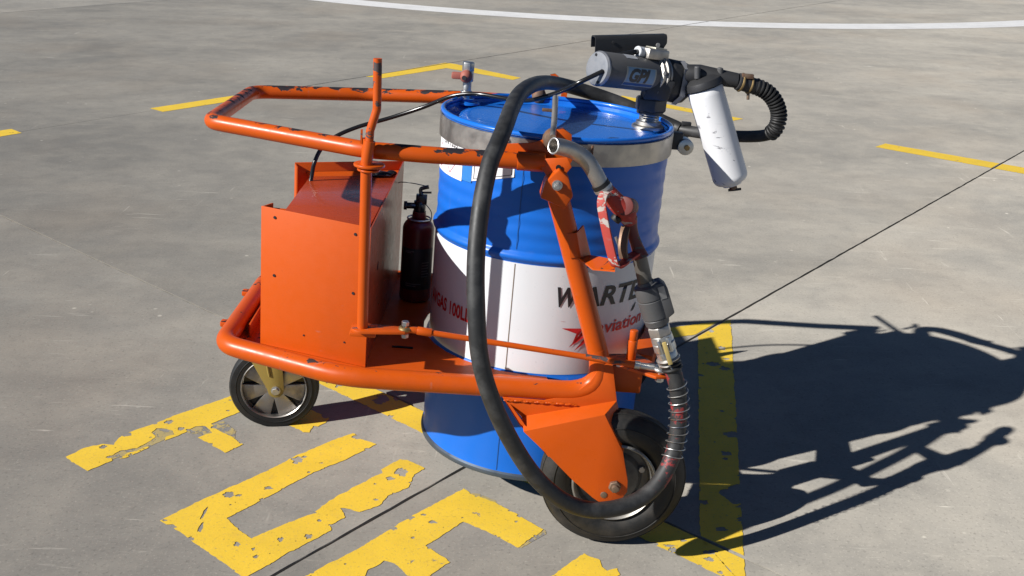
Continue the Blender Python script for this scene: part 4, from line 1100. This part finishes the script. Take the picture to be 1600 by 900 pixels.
# filter head, canister, drain
ft, fb = Vector((0.3610, 0.0050, 0.9761)), Vector((0.4663, -0.0120, 0.7351))
fd = (fb - ft).normalized()
MB().tube([(0.300, 0.030, 1.000), (0.345, 0.014, 1.008), (0.440, 0.006, 1.000)], [0.026, 0.023, 0.0185], 22).build("outlet_pipe", M_dark, pump)
MB().lathe([(0.0, -0.030), (0.030, -0.028), (0.046, -0.018), (0.0485, -0.010), (0.0485, -0.002), (0.044, 0.000)], ft, fd, 40).build("filter_head", M_dark, pump)
for q in (V(0.336, -0.012, 1.000), V(0.396, 0.0, 1.000)):
    MB().tube([q, q + V(-0.004, 0, 0.026)], 0.0078, 14).ball(q + V(-0.004, 0, 0.026), 0.0078, 12, (1, 1, 0.5)).build("filter_stud", M_grey, pump)
FL = (fb - ft).length
can = [(0.042, 0.002), (0.0445, 0.006), (0.0448, 0.02), (0.0448, FL - 0.030)]
can += [(0.030 + 0.0148 * math.cos(t), FL - 0.030 + 0.020 * math.sin(t)) for t in [k * PI / 14 for k in range(1, 8)]] + [(0.026, FL - 0.0105), (0.024, FL - 0.004), (0.020, FL - 0.003), (0.0, FL - 0.003)]
canister = MB().lathe(can, ft, fd, 48).build("filter_canister", M_canwhite, pump)
MB().lathe([(0.0451, 0.006), (0.0455, 0.010), (0.0455, 0.058), (0.0451, 0.060)], ft, fd, 16, a0=-2.4, a1=-1.7, xdir=(1, 0, 0)).build("filter_sticker", plain("sticker_blue", (0.06, 0.14, 0.26), 0.5), pump)
e = ft + fd * FL
MB().cyl(e - fd * 0.006, e + fd * 0.008, 0.010, 16).build("drain_plug", M_rust, pump)
MB().tube([e + fd * 0.010 + V(-0.014, 0, -0.002), e + fd * 0.010, e + fd * 0.010 + V(0.018, 0, 0.004)], 0.0035, 8).build("drain_lever", M_dark, pump)

# ------------------------------------------------------------------ outlet hose: filter outlet, clamp, bend in a spring sleeve, back to the drum
oh = thing("outlet_hose", "short black hose bending out of the filter through a coiled sleeve", "hose", (0.34, 0.09, 0.845))
YO = 0.005
opath = catmull([(0.4374, 0.0050, 0.9967), (0.4852, 0.0100, 0.9903), (0.5249, 0.0150, 0.9751), (0.5522, 0.0200, 0.9474), (0.5657, 0.0250, 0.9150), (0.5612, 0.0300, 0.8807), (0.5425, 0.0600, 0.8583), (0.4907, 0.1300, 0.8384), (0.4322, 0.2150, 0.8239), (0.3738, 0.2720, 0.8187), (0.3462, 0.2830, 0.8234)], 8)
MB().tube(opath, 0.0155, 18).build("hose_line", M_hose, oh)
cp = [p for p in opath]
cs = MB()
acc = 0
for i in range(4, 44):
    t = (cp[i + 1] - cp[i - 1]).normalized()
    acc += (cp[i] - cp[i - 1]).length
    if acc > 0.0082 and i > 8:
        acc = 0
        cs.torus(cp[i], t, 0.0180, 0.0037, 22, 8)
cs.build("coil_sleeve", M_rub, oh)
c0, c1 = Vector((0.4404, 0.0050, 0.9986)), Vector((0.4994, 0.0120, 0.9864))
cd = (c1 - c0).normalized()
MB().cyl(c0, c0 + cd * 0.016, 0.0215, 24).cyl(c0 + cd * 0.012, c1, 0.0200, 24).build("hose_cuff", M_dark, oh, bevel=0.002)
MB().torus(c0 + cd * 0.010, cd, 0.0215, 0.0030, 28, 8).torus(c0 + cd * 0.034, cd, 0.0205, 0.0028, 28, 8).build("hose_clamp", M_brass, oh)
MB().box(c0 + cd * 0.022 + V(0, -0.012, 0.020), (0.030, 0.012, 0.012)).build("clamp_housing", M_bolt, oh, bevel=0.002)
MB().cyl(c0 + cd * 0.032 + V(0, -.006, -.018), c0 + cd * 0.034 + V(0, -.008, -.036), 0.004, 10).build("clamp_screw", M_bolt, oh, bevel=0.002)
MB().torus(c0 - cd * 0.052 + V(0, -0.006, -0.022), (0, 1, 0), 0.011, 0.0018, 20, 6).build("key_ring", M_dark, oh)
k0 = Vector((0.3773, 0.2700, 0.8176))
MB().cyl(k0 + V(-.012, .02, -.001), k0 + V(.012, -.003, 0), 0.0195, 20).box(k0 + V(.004, -.006, .021), (0.026, 0.014, 0.010)).build("hose_coupling", M_dark, oh, bevel=0.0015)

# ------------------------------------------------------------------ delivery hose
dh = thing("delivery_hose", "thick black rubber hose looping over the drum down past the near wheel", "hose", (0.162, -0.53, 0.02))
dpath = catmull([(0.3673, 0.2760, 0.8192), (0.3380, 0.2920, 0.8283), (0.226, 0.318, 0.863), (0.1358, 0.3250, 0.8872), (0.0413, 0.3000, 0.9100), (-0.0209, 0.1800, 0.9316), (-0.0693, -0.0000, 0.9481), (-0.1054, -0.1400, 0.9452), (-0.1261, -0.2500, 0.9263), (-0.1393, -0.3400, 0.9070), (-0.1557, -0.4100, 0.8747), (-0.1698, -0.4550, 0.8419), (-0.1816, -0.5100, 0.7677), (-0.1847, -0.5550, 0.6697), (-0.1769, -0.5880, 0.5691), (-0.1608, -0.6050, 0.4621), (-0.1280, -0.6100, 0.3692), (-0.0821, -0.6060, 0.2794), (-0.0256, -0.5980, 0.1947), (0.0349, -0.5850, 0.1337), (0.0906, -0.5650, 0.0978), (0.1444, -0.5500, 0.0859), (0.2092, -0.5300, 0.0935), (0.2609, -0.5080, 0.1211), (0.2944, -0.4850, 0.1657), (0.3108, -0.4650, 0.2244), (0.3107, -0.4520, 0.2952), (0.2993, -0.4440, 0.3555), (0.2824, -0.4380, 0.3997), (0.2742, -0.4340, 0.4212)], 8)
MB().tube(dpath, 0.0192, 22, mfun=lambda p: 1 if (p.x > 0.26 and 0.12 < p.z < 0.40) else 0).build("hose_line", [M_hose, M_hose_red], dh)
# wire spring guard at the nozzle end
seg = [p for p in dpath if p.x > 0.22 and 0.185 < p.z < 0.372]
L_ = 0
cum = [0]
for i in range(1, len(seg)): cum.append(cum[-1] + (seg[i] - seg[i - 1]).length)
tot = cum[-1]
turns = 10
hel = []
x_, y_, _ = frame_for(seg[1] - seg[0])
nst = int(turns * 18)
for k in range(nst + 1):
    s_ = tot * k / nst
    i = max(j for j in range(len(cum)) if cum[j] <= s_ + 1e-9); i = min(i, len(seg) - 2)
    f_ = (s_ - cum[i]) / max(1e-6, cum[i + 1] - cum[i])
    p = seg[i].lerp(seg[i + 1], f_)
    t = (seg[i + 1] - seg[i]).normalized()
    x_ = (x_ - t * x_.dot(t)).normalized(); y_ = t.cross(x_)
    a_ = 2 * PI * turns * k / nst
    hel.append(p + (x_ * math.cos(a_) + y_ * math.sin(a_)) * 0.0238)
MB().tube(hel, 0.0011, 6).build("spring_guard", M_zinc, dh)
ss = MB()
for i in (-3, -6, -9):
    ss.torus(dpath[i], (dpath[i] - dpath[i - 1]), 0.0205, 0.0045, 20, 8)
ss.build("tape_wrap", M_rub, dh)

# ------------------------------------------------------------------ nozzle with breakaway and ball valve
nz = thing("fuel_nozzle", "worn red fuel nozzle with steel spout hung on the orange upright", "nozzle", (0.25, -0.45, 0.50))
spath = catmull([(-0.0407, -0.4750, 0.8962), (-0.0220, -0.4620, 0.8922), (0.0044, -0.4480, 0.8832), (0.0296, -0.4420, 0.8687), (0.0500, -0.4400, 0.8463), (0.0735, -0.4380, 0.8112)], 6)
MB().tube(spath, 0.0176, 24, inner=0.80).build("spout", M_spout, nz)
MB().torus(spath[0], spath[1] - spath[0], 0.0160, 0.0018, 28, 8).build("spout_rim", metal("spout_bright", (0.75, 0.74, 0.72), 0.35, 0.1), nz)
s0, s1 = Vector((0.0688, -0.4380, 0.8165)), Vector((0.0867, -0.4370, 0.7936))
sd_ = (s1 - s0).normalized()
MB().cyl(s0, s0 + sd_ * 0.010, 0.0200, 22).build("spout_collar", M_rub, nz)
MB().cyl(s0 + sd_ * 0.010, s0 + sd_ * 0.017, 0.0208, 22).build("spout_ring", metal("ring_alloy", (0.6, 0.59, 0.57), 0.4, 0.3), nz)
bpth = [(0.0813, -0.4380, 0.8034), (0.1050, -0.4360, 0.7806), (0.1319, -0.4340, 0.7564), (0.1478, -0.4340, 0.7302)]
MB().tube(catmull(bpth, 4), [0.0175, 0.0185, 0.0195, 0.020, 0.0205, 0.021, 0.0215, 0.022, 0.0215, 0.021, 0.019, 0.017, 0.015], 20).build("nozzle_body", M_nozred, nz)
MB().cyl((0.1248, -0.4520, 0.7736), (0.1451, -0.4050, 0.7596), 0.021, 22).build("valve_cap", M_nozdark, nz, bevel=0.003)
MB().cyl((0.1170, -0.4400, 0.7468), (0.1098, -0.4400, 0.7361), 0.012, 16).build("stem_guide", M_rub, nz, bevel=0.002)
MB().tube(catmull([(0.1432, -0.4340, 0.7443), (0.1527, -0.4340, 0.7131), (0.1661, -0.4360, 0.6825), (0.1786, -0.4400, 0.6582)], 5), [0.0165, 0.0155, 0.0145, 0.0135, 0.013, 0.0128, 0.0125, 0.0125, 0.0128, 0.013, 0.0135, 0.014, 0.0145, 0.0155, 0.016, 0.017], 18).build("nozzle_grip", M_nozdark, nz)
def strap(pts, wdt, thk, mat, name):
    """flat strap bent in the nozzle's plane, its width across"""
    P = catmull(pts, 5); m = MB(); N = len(P)
    vs = []
    for i in range(N):
        t = (P[min(i + 1, N - 1)] - P[max(i - 1, 0)]).normalized()
        wv = Vector((0.86, -0.5, 0)); wv = (wv - t * wv.dot(t)).normalized(); nv = t.cross(wv)
        vs += [P[i] + wv * (a * wdt / 2) + nv * (b * thk / 2) for a, b in ((-1, -1), (1, -1), (1, 1), (-1, 1))]
    fs = [(3, 2, 1, 0), tuple(range(4 * N - 4, 4 * N))]
    for i in range(N - 1):
        fs += [(i * 4 + k, i * 4 + (k + 1) % 4, i * 4 + 4 + (k + 1) % 4, i * 4 + 4 + k) for k in range(4)]
    m.add(vs, fs)
    return m.build(name, mat, nz, bevel=0.0012)
strap([(0.0884, -0.4520, 0.8004), (0.0778, -0.4620, 0.7993), (0.0732, -0.4740, 0.7810), (0.0813, -0.4860, 0.7469), (0.0947, -0.4960, 0.7041), (0.1080, -0.5020, 0.6669), (0.1164, -0.5020, 0.6546), (0.1269, -0.4950, 0.6545), (0.1522, -0.4620, 0.6647), (0.1794, -0.4320, 0.6720)], 0.020, 0.006, M_nozred, "trigger_guard")
strap([(0.1364, -0.4400, 0.7252), (0.1322, -0.4550, 0.7090), (0.1309, -0.4680, 0.6839), (0.1361, -0.4700, 0.6616)], 0.020, 0.008, M_lever, "trigger")
MB().tube([(0.1159, -0.4460, 0.7021), (0.1250, -0.4480, 0.6830), (0.1320, -0.4500, 0.6578)], 0.0035, 8).build("latch_wire", M_zinc, nz)
i0, i1 = Vector((0.1736, -0.4300, 0.6635)), Vector((0.1964, -0.4280, 0.5988))
MB().tube([i0, i1], [0.0165, 0.0165], 20).build("inlet_pipe", metal("inlet_dark", (0.15, 0.14, 0.125), 0.5, 0.5, (0.05, 0.045, 0.04), 0.6), nz)
c0, c1 = Vector((0.1982, -0.4280, 0.5959)), Vector((0.2381, -0.4280, 0.5008))
cd = (c1 - c0).normalized(); CL = (c1 - c0).length
MB().lathe([(0.0, -0.004), (0.018, -0.004), (0.020, 0.002), (0.0285, 0.006), (0.0295, 0.010), (0.0295, 0.036), (0.0280, 0.037), (0.0280, 0.039), (0.0298, 0.040), (0.0298, CL * 0.80), (0.0280, CL * 0.81), (0.0280, CL * 0.83), (0.0290, CL * 0.84), (0.027, CL * 0.98), (0.020, CL), (0.0, CL)], c0, cd, 32).build("breakaway_body", M_grey, nz)
bxv = Vector((1, 0, 0)); bxv = (bxv - cd * bxv.dot(cd)).normalized()
byv = cd.cross(bxv)
cc = c0 + cd * (CL * 0.42) + bxv * 0.026
MB().prism([cc - bxv * 0.018 - cd * 0.040, cc + bxv * 0.006 - cd * 0.040, cc + bxv * 0.016 - cd * 0.026, cc + bxv * 0.016 + cd * 0.038, cc - bxv * 0.010 + cd * 0.050, cc - bxv * 0.018 + cd * 0.050], byv * 0.044).build("breakaway_housing", M_grey, nz, bevel=0.003)
for o_ in nz.children:
    if o_.name.startswith("breakaway_housing"):
        o_.location = tuple(-byv * 0.022)
MB().box(cc + bxv * 0.002 - cd * 0.018 - byv * (0.0232 if byv.y > 0 else -0.0232), (0.014, 0.030, 0.0008), (bxv, cd, byv)).build("data_plate", metal("data_plate_alloy", (0.40, 0.40, 0.40), 0.5, 0.5), nz)
pm = MB()
for h, w_, o_ in ((0.046, 0.036, 0.0), (0.051, 0.030, 0.004), (0.0665, 0.006, 0.0), (0.0665, 0.006, 0.014), (0.0785, 0.040, 0.0)):
    a_ = w_ / 0.030
    m_ = -PI / 2 + o_ / 0.03
    pm.lathe([(0.0302, h), (0.0302, h + (0.0035 if w_ > 0.01 else 0.005))], c0, cd, 8, a0=m_ - a_ / 2, a1=m_ + a_ / 2, xdir=(1, 0, 0))
pm.build("printed_marks", plain("print_white", (0.50, 0.50, 0.49), 0.5), nz, smooth=0)
v0, v1 = Vector((0.2383, -0.4280, 0.4993)), Vector((0.2755, -0.4340, 0.4117))
vd = (v1 - v0).normalized(); VL = (v1 - v0).length
MB().hexa(v0, v0 + vd * 0.026, 0.0270, turn=0.2).build("valve_nut", M_spout, nz, bevel=0.001)
MB().lathe([(0.020, 0.022), (0.0245, 0.026), (0.0255, 0.040), (0.023, 0.042), (0.0255, 0.045), (0.0255, 0.062), (0.022, 0.065), (0.0235, 0.070), (0.0235, 0.085), (0.0205, 0.088), (0.0205, VL)], v0, vd, 30).build("valve_barrel", M_zinc, nz)
vx = Vector((0, -1, 0)); vx = (vx - vd * vx.dot(vd)).normalized(); vy = vd.cross(vx)
for sg in (-1, 1):
    MB().box(v0 + vd * 0.045 + vx * 0.024 + vy * (0.012 * sg), (0.034, 0.007, 0.012), (vd, vy, vx)).build("valve_jaw", metal("jaw_bright", (0.7, 0.7, 0.68), 0.25, 0.1), nz, bevel=0.002)
MB().box(v0 + vd * 0.062 + vx * 0.030 + vy * 0.0, (0.056, 0.010, 0.005), (vd, vy, vx)).build("valve_lever", plain("lever_tan", (0.45, 0.34, 0.12), 0.45), nz, bevel=0.0015)
MB().torus(v0 + vd * 0.085, vd, 0.0240, 0.0038, 28, 8).torus(v0 + vd * 0.096, vd, 0.0230, 0.0030, 28, 8).build("valve_clamp", M_spout, nz)
MB().torus(v0 + vd * 0.092 + V(0.010, -0.012, 0), (0.5, -0.6, 0.5), 0.017, 0.0016, 26, 6).build("clip_ring", M_zinc, nz)

# ------------------------------------------------------------------ power cable from the cabinet to the pump motor
pc = thing("power_cable", "thin glossy black cable arching from the cabinet across the drum to the pump", "cable", (-0.640, 0.14, 0.60))
cpath = catmull([(-0.645, 0.10, 0.55), (-0.6301, 0.1350, 0.6309), (-0.6240, 0.1450, 0.6728), (-0.6068, 0.1600, 0.7128), (-0.5722, 0.1750, 0.7438), (-0.5151, 0.1900, 0.7715), (-0.4311, 0.1950, 0.8016), (-0.3463, 0.1750, 0.8396), (-0.2795, 0.1400, 0.8780), (-0.2332, 0.1200, 0.8933), (-0.1885, 0.1000, 0.8985), (-0.1314, 0.0550, 0.9006), (-0.0770, -0.0000, 0.9092), (-0.0338, -0.0500, 0.9320), (0.0078, -0.0900, 0.9588), (0.0344, -0.1150, 0.9800), (0.088, -0.118, 1.012)], 8)
MB().tube(cpath, 0.0056, 12).build("cable_line", M_cable, pc)
